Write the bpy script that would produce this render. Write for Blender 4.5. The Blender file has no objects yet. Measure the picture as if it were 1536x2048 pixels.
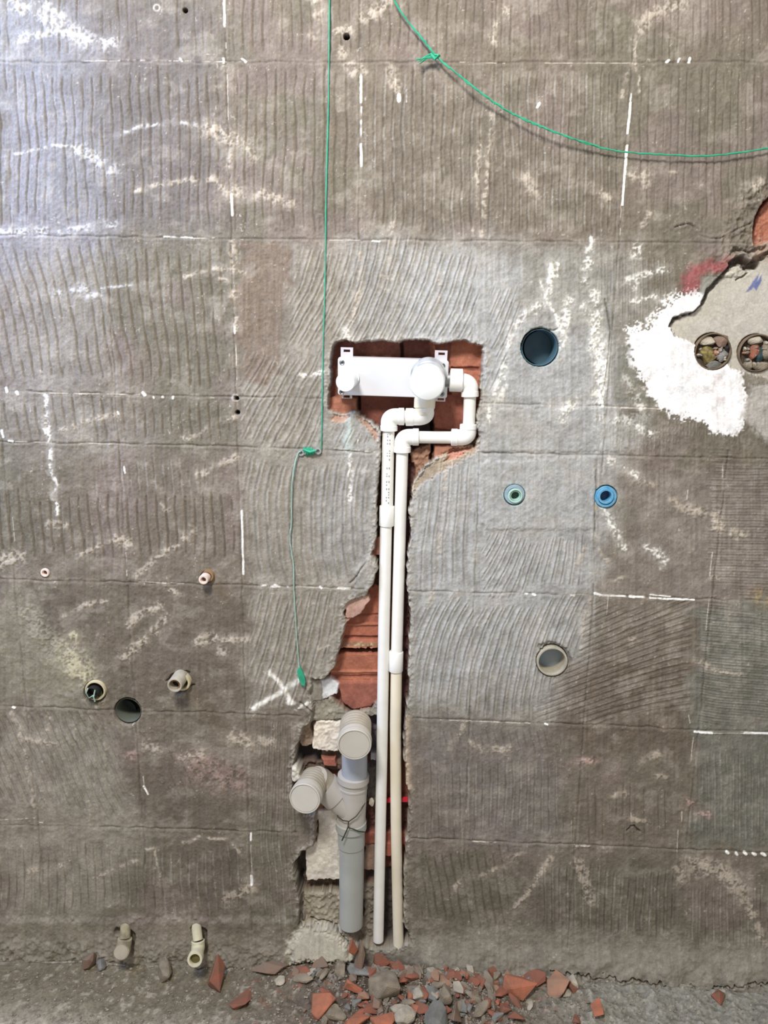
import bpy, bmesh, math, random
import numpy as np
from mathutils import Vector, Matrix

# ------------------------------------------------------------------ camera
F_PX, D = 1538.0, 1.245
SC = bpy.context.scene
def _n(v): return v / np.linalg.norm(v)
_dn = _n(np.array([-81.0, 7045.0, F_PX])); _lf = np.array([-44768.0, -902.0, F_PX])
_lf = _n(_lf - _dn * (_lf @ _dn))
_X, _Z = -_lf, -_dn
RW = np.stack([_X, np.cross(_Z, _X), _Z], 1)          # world -> camera (x right, y down, z forward)
CAM = np.array([0.0, -D, 0.0])
def at(px, py, y=0.0):                                # point of the plane y = const seen at this pixel
    d = RW.T @ np.array([(px - 768) / F_PX, (py - 1024) / F_PX, 1.0])
    return Vector(CAM + d * ((y + D) / d[1]))
FLOOR = -1.167
def at_floor(px, py, z=0.0):
    d = RW.T @ np.array([(px - 768) / F_PX, (py - 1024) / F_PX, 1.0])
    return Vector(CAM + d * ((FLOOR + z) / d[2]))
cd = bpy.data.cameras.new('camera'); cam = bpy.data.objects.new('camera', cd); SC.collection.objects.link(cam)
cd.sensor_fit = 'VERTICAL'; cd.sensor_height = 36.0; cd.lens = F_PX / 2048 * 36.0; cd.clip_start = 0.01
cr, cdn, cf = RW[0], RW[1], RW[2]                     # camera axes in world
cam.matrix_world = Matrix(((cr[0], -cdn[0], -cf[0], CAM[0]), (cr[1], -cdn[1], -cf[1], CAM[1]), (cr[2], -cdn[2], -cf[2], CAM[2]), (0, 0, 0, 1)))
SC.camera = cam

# ------------------------------------------------------------------ light
SC.view_settings.view_transform = 'Standard'; SC.view_settings.look = 'None'
SC.view_settings.exposure = 0.0; SC.view_settings.gamma = 1.0; SC.view_settings.use_curve_mapping = False
w = bpy.data.worlds.new('world'); SC.world = w; w.use_nodes = True
w.node_tree.nodes['Background'].inputs[0].default_value = (1.0, 0.97, 0.93, 1)
w.node_tree.nodes['Background'].inputs[1].default_value = 0.52
def area(name, loc, target, size, power, col, size_y=None):
    l = bpy.data.lights.new(name, 'AREA'); l.energy = power; l.color = col; l.size = size
    if size_y: l.shape = 'RECTANGLE'; l.size_y = size_y
    o = bpy.data.objects.new(name, l); SC.collection.objects.link(o); o.location = loc
    o.rotation_euler = (Vector(target) - Vector(loc)).to_track_quat('-Z', 'Y').to_euler(); return o
area('ceiling_lamp', (-0.42, -1.25, 1.1), (0.12, 0, -0.2), 0.32, 40, (1.0, 0.985, 0.96))
area('blue_glare_fill_left', (-1.14, -0.34, 0.5), (-0.76, 0, 0.3), 0.4, 15, (0.38, 0.56, 1.0))  # added unseen lamp that makes the bluish glare at the wall's upper left

# ------------------------------------------------------------------ helpers
def link(o, parent=None):
    SC.collection.objects.link(o)
    if parent is not None: o.parent = parent
    return o
def tag(o, label=None, cat=None, group=None, kind=None):
    if label: o['label'] = label
    if cat: o['category'] = cat
    if group: o['group'] = group
    if kind: o['kind'] = kind
    return o
def empty(name, loc, label, cat, group=None):
    o = bpy.data.objects.new(name, None); o.location = loc; o.empty_display_size = 0.02; link(o)
    return tag(o, label, cat, group)
def srgb(r, g, b):
    return tuple((c / 255 / 12.92) if c <= 10 else ((c / 255 + 0.055) / 1.055) ** 2.4 for c in (r, g, b))
MATS = {}
def mat(name, rgb, rough=0.6, var=0.12, scale=60.0, bump=0.15, metal=0.0, rgb2=None, spec=0.5, coat=0.0):
    if name in MATS: return MATS[name]
    m = bpy.data.materials.new(name); m.use_nodes = True; nt = m.node_tree; b = nt.nodes['Principled BSDF']
    tc = nt.nodes.new('ShaderNodeTexCoord'); nz = nt.nodes.new('ShaderNodeTexNoise')
    nz.inputs['Scale'].default_value = scale; nz.inputs['Detail'].default_value = 6
    nt.links.new(tc.outputs['Object'], nz.inputs['Vector'])
    cr_ = nt.nodes.new('ShaderNodeValToRGB'); c = srgb(*rgb)
    c2 = srgb(*rgb2) if rgb2 else tuple(x * (1 - 2 * var) for x in c); c1 = c if rgb2 else tuple(min(1, x * (1 + var)) for x in c)
    cr_.color_ramp.elements[0].position = 0.32; cr_.color_ramp.elements[1].position = 0.66
    cr_.color_ramp.elements[0].color = (*c2, 1); cr_.color_ramp.elements[1].color = (*c1, 1)
    nt.links.new(nz.outputs['Fac'], cr_.inputs['Fac']); nt.links.new(cr_.outputs['Color'], b.inputs['Base Color'])
    b.inputs['Roughness'].default_value = rough; b.inputs['Metallic'].default_value = metal
    b.inputs['Specular IOR Level'].default_value = spec; b.inputs['Coat Weight'].default_value = coat
    if bump:
        n2 = nt.nodes.new('ShaderNodeTexNoise'); n2.inputs['Scale'].default_value = scale * 9; n2.inputs['Detail'].default_value = 4
        nt.links.new(tc.outputs['Object'], n2.inputs['Vector'])
        bp = nt.nodes.new('ShaderNodeBump'); bp.inputs['Strength'].default_value = bump; bp.inputs['Distance'].default_value = 0.002
        nt.links.new(n2.outputs['Fac'], bp.inputs['Height']); nt.links.new(bp.outputs['Normal'], b.inputs['Normal'])
    MATS[name] = m; return m
def attr_mat(name, rough=0.95, spec=0.2, grain=0.22, gscale=420.0, bump=0.5):
    m = bpy.data.materials.new(name); m.use_nodes = True; nt = m.node_tree; b = nt.nodes['Principled BSDF']
    a = nt.nodes.new('ShaderNodeAttribute'); a.attribute_name = 'tint'
    tc = nt.nodes.new('ShaderNodeTexCoord'); n1 = nt.nodes.new('ShaderNodeTexNoise')
    n1.inputs['Scale'].default_value = gscale; n1.inputs['Detail'].default_value = 5; n1.inputs['Roughness'].default_value = 0.7
    nt.links.new(tc.outputs['Object'], n1.inputs['Vector'])
    mr = nt.nodes.new('ShaderNodeMapRange'); mr.inputs['From Min'].default_value = 0.3; mr.inputs['From Max'].default_value = 0.7
    mr.inputs['To Min'].default_value = 1 - grain; mr.inputs['To Max'].default_value = 1 + grain
    nt.links.new(n1.outputs['Fac'], mr.inputs['Value'])
    mx = nt.nodes.new('ShaderNodeVectorMath'); mx.operation = 'SCALE'
    nt.links.new(a.outputs['Color'], mx.inputs[0]); nt.links.new(mr.outputs['Result'], mx.inputs['Scale'])
    nt.links.new(mx.outputs['Vector'], b.inputs['Base Color'])
    b.inputs['Roughness'].default_value = rough; b.inputs['Specular IOR Level'].default_value = spec
    bp = nt.nodes.new('ShaderNodeBump'); bp.inputs['Strength'].default_value = bump; bp.inputs['Distance'].default_value = 0.0012
    nt.links.new(n1.outputs['Fac'], bp.inputs['Height']); nt.links.new(bp.outputs['Normal'], b.inputs['Normal'])
    return m

def mesh_obj(name, verts, faces, material, parent=None, smooth=True, origin=None):
    o0 = Vector(origin) if origin is not None else Vector((0, 0, 0))
    base = parent.location if parent is not None and parent.parent is None else None
    me = bpy.data.meshes.new(name)
    me.from_pydata([tuple(Vector(v) - o0) for v in verts], [], faces)
    bm = bmesh.new(); bm.from_mesh(me); bmesh.ops.remove_doubles(bm, verts=bm.verts, dist=1e-6)
    bmesh.ops.recalc_face_normals(bm, faces=bm.faces)
    if smooth:
        for f in bm.faces: f.smooth = True
        for e in bm.edges:
            if len(e.link_faces) == 2 and e.calc_face_angle(0) > math.radians(38): e.smooth = False
    bm.to_mesh(me); bm.free()
    me.materials.append(material); o = bpy.data.objects.new(name, me); link(o)
    o.location = o0
    if parent is not None:
        bpy_parent(o, parent)
    return o
def world_loc(o):
    v = Vector(o.location)
    while o.parent is not None: o = o.parent; v = v + o.location
    return v
def bpy_parent(o, parent):
    w_ = Vector(o.location); o.parent = parent; o.location = w_ - world_loc(parent)

class MB:                                             # mesh builder: several shells of ONE part
    def __init__(s): s.v = []; s.f = []
    def add(s, v, f):
        n = len(s.v); s.v += [Vector(x) for x in v]; s.f += [tuple(i + n for i in q) for q in f]; return s
    def build(s, name, m, parent=None, smooth=True, origin=None): return mesh_obj(name, s.v, s.f, m, parent, smooth, origin)
def frame_for(d):
    d = d.normalized(); a = Vector((0, 0, 1)) if abs(d.z) < 0.9 else Vector((1, 0, 0))
    u = d.cross(a).normalized(); return u, d.cross(u).normalized()
def sweep(path, radii, seg=24, cap=True):
    path = [Vector(p) for p in path]; n = len(path)
    if not hasattr(radii, '__len__'): radii = [radii] * n
    tans = []
    for i in range(n):
        j0, j1 = max(0, i - 1), min(n - 1, i + 1)
        t = path[j1] - path[j0]
        if t.length < 1e-9: t = tans[-1] if tans else Vector((0, 0, 1))
        tans.append(t.normalized())
    # several rings may share one place (steps in radius): average over distinct neighbours
    for i in range(n):
        a = i
        while a > 0 and (path[a] - path[i]).length < 1e-7: a -= 1
        b = i
        while b < n - 1 and (path[b] - path[i]).length < 1e-7: b += 1
        t = path[b] - path[a]
        if t.length > 1e-9: tans[i] = t.normalized()
    u, v = frame_for(tans[0]); V = []; Fc = []
    for i in range(n):
        u = (u - tans[i] * u.dot(tans[i])).normalized(); v = tans[i].cross(u)
        for k in range(seg):
            a = 2 * math.pi * k / seg; V.append(path[i] + (u * math.cos(a) + v * math.sin(a)) * radii[i])
    for i in range(n - 1):
        for k in range(seg):
            k2 = (k + 1) % seg; Fc.append((i * seg + k, i * seg + k2, (i + 1) * seg + k2, (i + 1) * seg + k))
    if cap: Fc.append(tuple(reversed(range(seg)))); Fc.append(tuple((n - 1) * seg + k for k in range(seg)))
    return V, Fc
def lathe(p0, p1, prof, seg=32):
    """prof: list of (t along p0->p1 in metres, radius)"""
    p0, p1 = Vector(p0), Vector(p1); d = (p1 - p0).normalized(); u, v = frame_for(d); V = []; Fc = []
    for t, r in prof:
        for k in range(seg):
            a = 2 * math.pi * k / seg; V.append(p0 + d * t + (u * math.cos(a) + v * math.sin(a)) * max(r, 1e-5))
    n = len(prof)
    for i in range(n - 1):
        for k in range(seg):
            k2 = (k + 1) % seg; Fc.append((i * seg + k, i * seg + k2, (i + 1) * seg + k2, (i + 1) * seg + k))
    Fc.append(tuple(range(seg))); Fc.append(tuple((n - 1) * seg + k for k in range(seg)))
    return V, Fc
def arc(p, c, q, n=8):                               # rounded corner from p through corner c to q
    p, c, q = Vector(p), Vector(c), Vector(q)
    return [(1 - t) ** 2 * p + 2 * t * (1 - t) * c + t * t * q for t in [i / n for i in range(n + 1)]]
def prism(outline, o, ux, uy, un, h0, h1, holes=None):
    """rounded plate: outline 2D points in frame (ux, uy), from height h0 to h1 along un"""
    n = len(outline); V = [o + ux * x + uy * y + un * h for h in (h0, h1) for x, y in outline]
    Fc = [tuple(range(n)), tuple(range(2 * n - 1, n - 1, -1))] + [(i, (i + 1) % n, n + (i + 1) % n, n + i) for i in range(n)]
    return V, Fc
def rrect(x0, y0, x1, y1, r, n=5):
    pts = []
    for cx, cy, a0 in ((x1 - r, y1 - r, 0), (x0 + r, y1 - r, 90), (x0 + r, y0 + r, 180), (x1 - r, y0 + r, 270)):
        for i in range(n + 1):
            a = math.radians(a0 + 90 * i / n); pts.append((cx + r * math.cos(a), cy + r * math.sin(a)))
    return pts

# ------------------------------------------------------------------ noise fields
def _hash(ix, iy, seed):
    h = (ix.astype(np.int64) * 374761393 + iy.astype(np.int64) * 668265263 + seed * 974634777) & 0xFFFFFFFF
    h = ((h ^ (h >> 13)) * 1274126177) & 0xFFFFFFFF
    return ((h ^ (h >> 16)) & 0xFFFF).astype(np.float32) / 65535.0
def vnoise(x, y, seed=0):
    ix = np.floor(x); iy = np.floor(y); fx = (x - ix).astype(np.float32); fy = (y - iy).astype(np.float32)
    fx = fx * fx * (3 - 2 * fx); fy = fy * fy * (3 - 2 * fy)
    a = _hash(ix, iy, seed); b = _hash(ix + 1, iy, seed); c = _hash(ix, iy + 1, seed); d = _hash(ix + 1, iy + 1, seed)
    return (a * (1 - fx) + b * fx) * (1 - fy) + (c * (1 - fx) + d * fx) * fy
def fbm(x, y, seed=0, oct=3):
    s = 0; a = 1; t = 0
    for i in range(oct): s = s + a * vnoise(x * 2 ** i + i * 17.3, y * 2 ** i + i * 9.1, seed + i * 31); t += a; a *= 0.55
    return s / t
def smooth(a, b, x):
    t = np.clip((x - a) / (b - a), 0, 1); return t * t * (3 - 2 * t)
def poly_sd(px, py, poly):                           # signed distance, positive inside
    p = np.asarray(poly, float); d2 = np.full(px.shape, 1e12, np.float32); ins = np.zeros(px.shape, bool)
    for i in range(len(p)):
        ax, ay = p[i]; bx, by = p[(i + 1) % len(p)]; ex, ey = bx - ax, by - ay; L = ex * ex + ey * ey + 1e-9
        t = np.clip(((px - ax) * ex + (py - ay) * ey) / L, 0, 1)
        d2 = np.minimum(d2, (px - ax - t * ex) ** 2 + (py - ay - t * ey) ** 2)
        cnd = ((ay > py) != (by > py)) & (px < (bx - ax) * (py - ay) / (by - ay + 1e-12) + ax); ins ^= cnd
    d = np.sqrt(d2); return np.where(ins, d, -d)
def line_d(px, py, pts):                             # distance to polyline and running length at nearest point
    d2 = np.full(px.shape, 1e12, np.float32); s = np.zeros(px.shape, np.float32); run = 0.0
    for (ax, ay), (bx, by) in zip(pts[:-1], pts[1:]):
        ex, ey = bx - ax, by - ay; L = ex * ex + ey * ey + 1e-9
        t = np.clip(((px - ax) * ex + (py - ay) * ey) / L, 0, 1)
        q = (px - ax - t * ex) ** 2 + (py - ay - t * ey) ** 2
        m = q < d2; s = np.where(m, run + t * math.sqrt(L), s); d2 = np.where(m, q, d2); run += math.sqrt(L)
    return np.sqrt(d2), s, run

# ------------------------------------------------------------------ wall relief
def axis(a, b, fine, m0, m1, coarse=0.008):
    return np.concatenate([np.arange(a - m0, a, coarse), np.arange(a, b, fine), np.arange(b, b + m1, coarse)])
GX = axis(-0.80, 0.72, 0.00108, 0.30, 0.30); GZ = axis(FLOOR - 0.03, 0.515, 0.00122, 0.0, 0.25)
XX, ZZ = np.meshgrid(GX, GZ)
_px = XX; c0 = RW[0, 0] * XX + RW[0, 1] * D + RW[0, 2] * ZZ
c1 = RW[1, 0] * XX + RW[1, 1] * D + RW[1, 2] * ZZ; c2 = RW[2, 0] * XX + RW[2, 1] * D + RW[2, 2] * ZZ
U = (768 + F_PX * c0 / c2).astype(np.float32); V = (1024 + F_PX * c1 / c2).astype(np.float32)
del c0, c1, c2
class Win:                                           # window of the grid around a pixel box
    def __init__(s, x0, y0, x1, y1, m=12):
        cs = [at(x, y) for x in (x0 - m, x1 + m) for y in (y0 - m, y1 + m)]
        i0, i1 = np.searchsorted(GX, [min(c.x for c in cs), max(c.x for c in cs)])
        j0, j1 = np.searchsorted(GZ, [min(c.z for c in cs), max(c.z for c in cs)])
        s.s = (slice(j0, j1 + 1), slice(i0, i1 + 1)); s.u = U[s.s]; s.v = V[s.s]
def bbox(pts, m=12):
    xs = [p[0] for p in pts]; ys = [p[1] for p in pts]; return Win(min(xs), min(ys), max(xs), max(ys), m)

N3 = vnoise(U / 3.1, V / 3.1, 1); N7 = fbm(U / 7, V / 7, 2, 2); N20 = fbm(U / 22, V / 22, 3, 3)
N60 = fbm(U / 60, V / 60, 4, 3); N200 = fbm(U / 210, V / 210, 5, 3)
NV = fbm(U / 5.0, V / 90.0, 6, 2)                    # vertical trowel drag
H = ((N20 - 0.5) * 0.0022 + (N60 - 0.5) * 0.0035 + (N7 - 0.5) * 0.0012 + (N3 - 0.5) * 0.0005 + (NV - 0.5) * 0.0012).astype(np.float32)

# colours: brown-grey old bedding mortar, lighter cool grey repair mortar in the middle
def C(r, g, b): return np.array(srgb(r, g, b), np.float32)
TINT = np.empty(U.shape + (3,), np.float32)
brown, olive, grey, lgrey = C(121, 111, 98), C(115, 109, 94), C(158, 155, 149), C(171, 170, 167)
TINT[:] = brown
def mix(sl, col, m): TINT[sl] = TINT[sl] * (1 - m[..., None]) + np.asarray(col, np.float32) * m[..., None]
ALL = (slice(None), slice(None))
mix(ALL, olive, smooth(0.42, 0.62, N200) * 0.7)
mix(ALL, C(132, 118, 110), smooth(0.5, 0.68, fbm(U / 120 + 9, V / 120, 12, 3)) * 0.6)
WU = U + (N60 - 0.5) * 60 + (N20 - 0.5) * 30; WV = V + (fbm(U / 60 + 40, V / 60, 8, 3) - 0.5) * 60 + (N7 - 0.5) * 16
def region(poly, col, soft, amt=1.0, warp=True):
    w_ = bbox(poly, soft + 50); sd = poly_sd(WU[w_.s] if warp else w_.u, WV[w_.s] if warp else w_.v, poly)
    mix(w_.s, col, smooth(-soft, soft, sd) * amt)
region([(600, 486), (1010, 486), (1230, 500), (1240, 900), (1190, 1190), (1160, 1430), (880, 1440), (820, 1400), (640, 1400), (500, 1420), (490, 1100), (484, 700), (560, 680)], C(150, 143, 131), 30, 0.85)
region([(680, 486), (1010, 486), (1230, 500), (1240, 900), (1190, 1190), (1160, 1430), (880, 1440), (820, 1400), (720, 1180), (620, 1100), (620, 920), (700, 700)], grey, 50, 0.8)
region([(820, 500), (1220, 600), (1230, 900), (1180, 1180), (1120, 1330), (830, 1400), (820, 700)], lgrey, 45, 0.85)
region([(480, 490), (600, 492), (560, 640), (540, 780), (485, 770)], C(128, 112, 98), 8, 0.8)
region([(0, 480), (220, 485), (200, 780), (300, 880), (0, 880)], C(146, 138, 128), 60, 0.75)
region([(0, 1440), (230, 1440), (300, 1650), (200, 1830), (0, 1860)], C(152, 144, 131), 40, 0.7)
region([(130, 0), (430, 0), (440, 470), (200, 470)], C(112, 105, 102), 60, 0.7)
region([(0, 0), (150, 0), (230, 500), (0, 520)], C(140, 138, 142), 60, 0.6)
region([(1380, 1200), (1560, 1200), (1560, 1700), (1390, 1700)], C(118, 119, 110), 14, 0.7)
region([(1120, 1340), (1380, 1300), (1370, 1520), (1110, 1500)], C(110, 97, 84), 34, 0.8)
region([(740, 1860), (1100, 1845), (1560, 1890), (1560, 1990), (740, 1960)], C(146, 140, 127), 16, 0.9)
region([(-20, 1845), (600, 1850), (600, 1930), (-20, 1930)], C(140, 132, 116), 16, 0.8)
region([(830, 1430), (1110, 1450), (1130, 1700), (830, 1690)], C(128, 121, 115), 30, 0.7)
region([(1260, 940), (1440, 930), (1700, 940), (1700, 1190), (1230, 1190)], C(136, 126, 117), 30, 0.7)
region([(1040, 500), (1240, 500), (1330, 640), (1240, 690), (1120, 640), (1030, 640)], C(138, 134, 124), 24, 0.7)
region([(1020, 1720), (1380, 1720), (1370, 1870), (1000, 1850)], C(108, 103, 90), 24, 0.6)
region([(250, 1440), (490, 1500), (500, 1850), (420, 1850), (260, 1640)], C(106, 97, 86), 30, 0.7)
region([(0, 1170), (480, 1180), (480, 1420), (60, 1410)], C(106, 96, 84), 30, 0.7)
region([(90, 1255), (175, 1300), (170, 1400), (130, 1420), (0, 1400), (0, 1180), (40, 1170)], C(148, 142, 124), 22, 0.6)

# ---- trowel comb fields: (polygon, pitch, lean at left, lean at right, y-curve, y-mid, depth, kind)
def comb(poly, pitch, l0, l1, curve=0.0, ymid=None, depth=0.0022, ridge=0.0, horiz=False, dens=0.85, width=0.10, seed=0, feather=22):
    w_ = bbox(poly, 20); u, v = w_.u, w_.v; n20, n7 = N20[w_.s], N7[w_.s]
    sd = poly_sd(u + (n20 - 0.5) * 50, v + (N60[w_.s] - 0.5) * 70 + (n7 - .5) * 16, poly); m = smooth(0, feather, sd)
    xs = [p[0] for p in poly]; ys = [p[1] for p in poly]
    a, b = (v, u) if horiz else (u, v)
    A = ys if horiz else xs; B = xs if horiz else ys
    t = np.clip((a - min(A)) / (max(A) - min(A)), 0, 1); ym = ymid if ymid is not None else (min(B) + max(B)) / 2
    lean = l0 + (l1 - l0) * t
    ph = (a - lean * (b - ym) - curve * (b - ym) ** 2) / pitch + (N200[w_.s] - 0.5) * 1.1 + (N60[w_.s] - 0.5) * .34 + (n20 - 0.5) * 0.07 + seed * 0.37
    fr = ph - np.floor(ph); idx = np.floor(ph)
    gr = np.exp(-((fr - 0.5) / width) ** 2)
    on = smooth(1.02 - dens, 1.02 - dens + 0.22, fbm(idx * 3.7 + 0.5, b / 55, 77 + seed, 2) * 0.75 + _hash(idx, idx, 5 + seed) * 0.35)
    H[w_.s] -= (gr * m * on * depth * (0.5 + 1.0 * n7)).astype(np.float32)
    if ridge: H[w_.s] += (np.sin((fr - 0.25) * 2 * np.pi) * 0.5 * ridge * 1.9 * m * (.6 + .8 * n7)).astype(np.float32)
    # groove shade painted into the narrow comb lines; chalk dust on the ridges
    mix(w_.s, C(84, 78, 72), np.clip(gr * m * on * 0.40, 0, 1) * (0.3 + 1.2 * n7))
    if ridge: mix(w_.s, C(196, 192, 184), smooth(0.3, 0.9, np.sin((fr - 0.3) * 2 * np.pi)) * m * 0.19 * smooth(0.35, 0.62, n20))
def R(x0, y0, x1, y1): return [(x0, y0), (x1, y0), (x1, y1), (x0, y1)]
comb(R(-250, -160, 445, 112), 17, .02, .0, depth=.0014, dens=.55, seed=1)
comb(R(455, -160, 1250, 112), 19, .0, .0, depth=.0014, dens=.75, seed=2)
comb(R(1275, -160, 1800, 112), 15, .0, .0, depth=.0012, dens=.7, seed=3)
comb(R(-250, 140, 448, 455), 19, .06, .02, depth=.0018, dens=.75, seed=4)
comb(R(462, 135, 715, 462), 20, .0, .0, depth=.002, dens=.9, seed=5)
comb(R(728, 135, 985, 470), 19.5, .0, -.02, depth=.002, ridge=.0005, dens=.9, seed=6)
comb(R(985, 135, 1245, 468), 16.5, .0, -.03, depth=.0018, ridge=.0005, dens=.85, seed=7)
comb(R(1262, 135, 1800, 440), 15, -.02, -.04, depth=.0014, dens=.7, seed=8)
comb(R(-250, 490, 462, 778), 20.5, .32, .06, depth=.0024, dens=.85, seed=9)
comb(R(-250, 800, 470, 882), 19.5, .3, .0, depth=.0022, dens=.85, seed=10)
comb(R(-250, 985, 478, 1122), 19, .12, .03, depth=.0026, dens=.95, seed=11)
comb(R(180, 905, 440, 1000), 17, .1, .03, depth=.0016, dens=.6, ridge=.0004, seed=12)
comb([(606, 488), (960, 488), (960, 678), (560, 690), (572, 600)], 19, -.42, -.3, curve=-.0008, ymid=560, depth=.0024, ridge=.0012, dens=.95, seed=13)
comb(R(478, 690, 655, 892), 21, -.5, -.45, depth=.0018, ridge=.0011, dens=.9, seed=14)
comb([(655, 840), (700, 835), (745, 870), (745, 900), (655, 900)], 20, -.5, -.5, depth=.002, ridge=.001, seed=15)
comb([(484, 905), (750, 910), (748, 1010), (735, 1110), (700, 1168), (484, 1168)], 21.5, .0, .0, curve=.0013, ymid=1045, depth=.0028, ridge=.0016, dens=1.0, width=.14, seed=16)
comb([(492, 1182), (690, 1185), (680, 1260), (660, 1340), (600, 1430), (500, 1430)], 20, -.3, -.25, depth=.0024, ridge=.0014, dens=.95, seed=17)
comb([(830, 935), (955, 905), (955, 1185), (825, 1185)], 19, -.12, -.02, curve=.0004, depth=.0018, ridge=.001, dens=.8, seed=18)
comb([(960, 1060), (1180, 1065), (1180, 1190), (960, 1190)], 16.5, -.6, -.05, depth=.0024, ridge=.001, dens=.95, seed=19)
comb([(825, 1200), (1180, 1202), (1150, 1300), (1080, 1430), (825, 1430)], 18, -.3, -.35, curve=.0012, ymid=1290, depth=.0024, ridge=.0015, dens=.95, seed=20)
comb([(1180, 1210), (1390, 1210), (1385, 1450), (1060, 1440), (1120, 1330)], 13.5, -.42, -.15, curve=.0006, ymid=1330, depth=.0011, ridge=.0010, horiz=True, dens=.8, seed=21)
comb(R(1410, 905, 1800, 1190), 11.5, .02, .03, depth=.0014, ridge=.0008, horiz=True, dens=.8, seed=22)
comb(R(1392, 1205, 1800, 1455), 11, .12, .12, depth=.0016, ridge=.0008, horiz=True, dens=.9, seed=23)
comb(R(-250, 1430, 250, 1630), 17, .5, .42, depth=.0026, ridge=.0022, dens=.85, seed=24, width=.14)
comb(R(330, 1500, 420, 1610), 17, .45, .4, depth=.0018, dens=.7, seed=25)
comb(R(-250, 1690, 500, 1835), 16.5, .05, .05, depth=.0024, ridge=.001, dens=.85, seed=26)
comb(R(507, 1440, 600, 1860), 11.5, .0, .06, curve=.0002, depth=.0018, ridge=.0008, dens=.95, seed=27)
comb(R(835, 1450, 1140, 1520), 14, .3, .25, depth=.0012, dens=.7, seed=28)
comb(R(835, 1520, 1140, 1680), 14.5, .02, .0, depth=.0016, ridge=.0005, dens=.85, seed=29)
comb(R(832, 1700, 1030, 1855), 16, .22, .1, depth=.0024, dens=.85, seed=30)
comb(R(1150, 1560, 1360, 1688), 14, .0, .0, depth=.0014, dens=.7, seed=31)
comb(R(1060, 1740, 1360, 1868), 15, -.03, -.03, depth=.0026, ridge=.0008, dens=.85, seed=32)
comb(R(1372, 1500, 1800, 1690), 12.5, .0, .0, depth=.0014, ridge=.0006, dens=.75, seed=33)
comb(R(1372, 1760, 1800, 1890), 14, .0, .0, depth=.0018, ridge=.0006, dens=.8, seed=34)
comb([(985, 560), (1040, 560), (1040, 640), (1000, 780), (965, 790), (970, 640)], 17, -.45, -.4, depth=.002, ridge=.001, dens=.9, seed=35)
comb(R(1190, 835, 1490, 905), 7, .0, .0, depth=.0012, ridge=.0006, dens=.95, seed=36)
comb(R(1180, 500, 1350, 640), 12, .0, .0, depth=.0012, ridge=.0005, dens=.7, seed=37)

# ---- joints left by the old tiles
def joint(pts, depth=.0010, wid=1.25, step=0.0, col=(90, 82, 75), amt=.34):
    w_ = bbox(pts, 14); d, s, L = line_d(w_.u + (N20[w_.s] - .5) * 5, w_.v + (fbm(w_.u / 25, w_.v / 25, 55, 2) - .5) * 5, pts)
    on = smooth(.3, .5, fbm(s / 35 + pts[0][0], s * 0 + pts[0][1] * .1, 56, 2))
    g = np.exp(-(d / wid) ** 2); H[w_.s] -= (g * depth * (0.4 + on)).astype(np.float32)
    H[w_.s] += (np.exp(-((d - 5) / 3.0) ** 2) * depth * .5 * on).astype(np.float32)
    mix(w_.s, C(*col), g * amt * (.35 + .65 * on)); mix(w_.s, C(170, 160, 146), np.exp(-((d - 4) / 2.0) ** 2) * .25 * (1 - on))
def pixcol(x, z0, z1, n=6):                          # vertical joint at world x
    out = []
    for i in range(n):
        z = z0 + (z1 - z0) * i / (n - 1); c = RW @ (np.array([x, 0, z]) - CAM); out.append((768 + F_PX * c[0] / c[2], 1024 + F_PX * c[1] / c[2]))
    return out
for x, z0, z1 in ((-.2855, .75, -1.12), (.3095, .75, -.2), (.3095, -.39, -1.1), (-.0875, .75, .16), (.1105, .75, .16), (.1105, .0, -.62), (-.483, .16, -.4), (-.483, -.41, -1.05), (-.68, -.1, -1.0), (.507, -.16, -.9), (.1105, -.62, -.95)):
    joint(pixcol(x, z0, z1))
for pts in ([(-200, 124), (500, 124), (1000, 125), (1700, 122)], [(-200, 468), (480, 477), (1000, 482), (1700, 488)],
            [(-200, 778), (0, 781), (350, 792), (650, 796)], [(-200, 870), (0, 884), (250, 887), (480, 893), (758, 905)],
            [(-200, 1155), (250, 1164), (480, 1170), (730, 1178)], [(822, 1183), (1190, 1190), (1536, 1202), (1700, 1206)],
            [(-200, 1405), (250, 1420), (600, 1432)], [(826, 1437), (1150, 1448), (1700, 1472)],
            [(-200, 1640), (0, 1648), (250, 1655), (590, 1665)], [(822, 1677), (1180, 1690), (1700, 1712)],
            [(960, 806), (1200, 812), (1330, 818)], [(955, 905), (1200, 910), (1700, 922)]):
    joint(pts)
for pts in ([(1210, 600), (1222, 660), (1214, 740), (1204, 800)], [(1350, 455), (1375, 448), (1398, 456)], [(1400, 470), (1440, 478), (1500, 445)],
            [(830, 945), (870, 930), (905, 920)], [(600, 1405), (625, 1425)], [(735, 1120), (715, 1150), (700, 1165)], [(1195, 920), (1190, 1000), (1188, 1090)]):
    joint(pts, depth=.002, wid=1.1, amt=.55)
def bevel_patch(poly, dh, soft=10):                  # a raised or sunken smear with a soft lip
    w_ = bbox(poly, 30); sd = poly_sd(w_.u + (N20[w_.s] - .5) * 26, w_.v + (N7[w_.s] - .5) * 10, poly)
    H[w_.s] += (smooth(-soft / 2, soft, sd) * dh).astype(np.float32)
bevel_patch(R(965, 815, 1240, 903), .002, 5); bevel_patch([(960, 925), (1130, 915), (1195, 912), (1190, 1060), (960, 1060)], .0018, 5)
bevel_patch([(985, 640), (1190, 640), (1190, 800), (965, 800)], .0014, 8); bevel_patch([(720, 1120), (750, 1090), (754, 1180), (700, 1200)], .003, 8)
bevel_patch([(120, 1390), (180, 1370), (240, 1440), (200, 1460), (150, 1440)], .002, 10)
bevel_patch(R(-250, 1836, 590, 1935), .004, 10)

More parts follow.
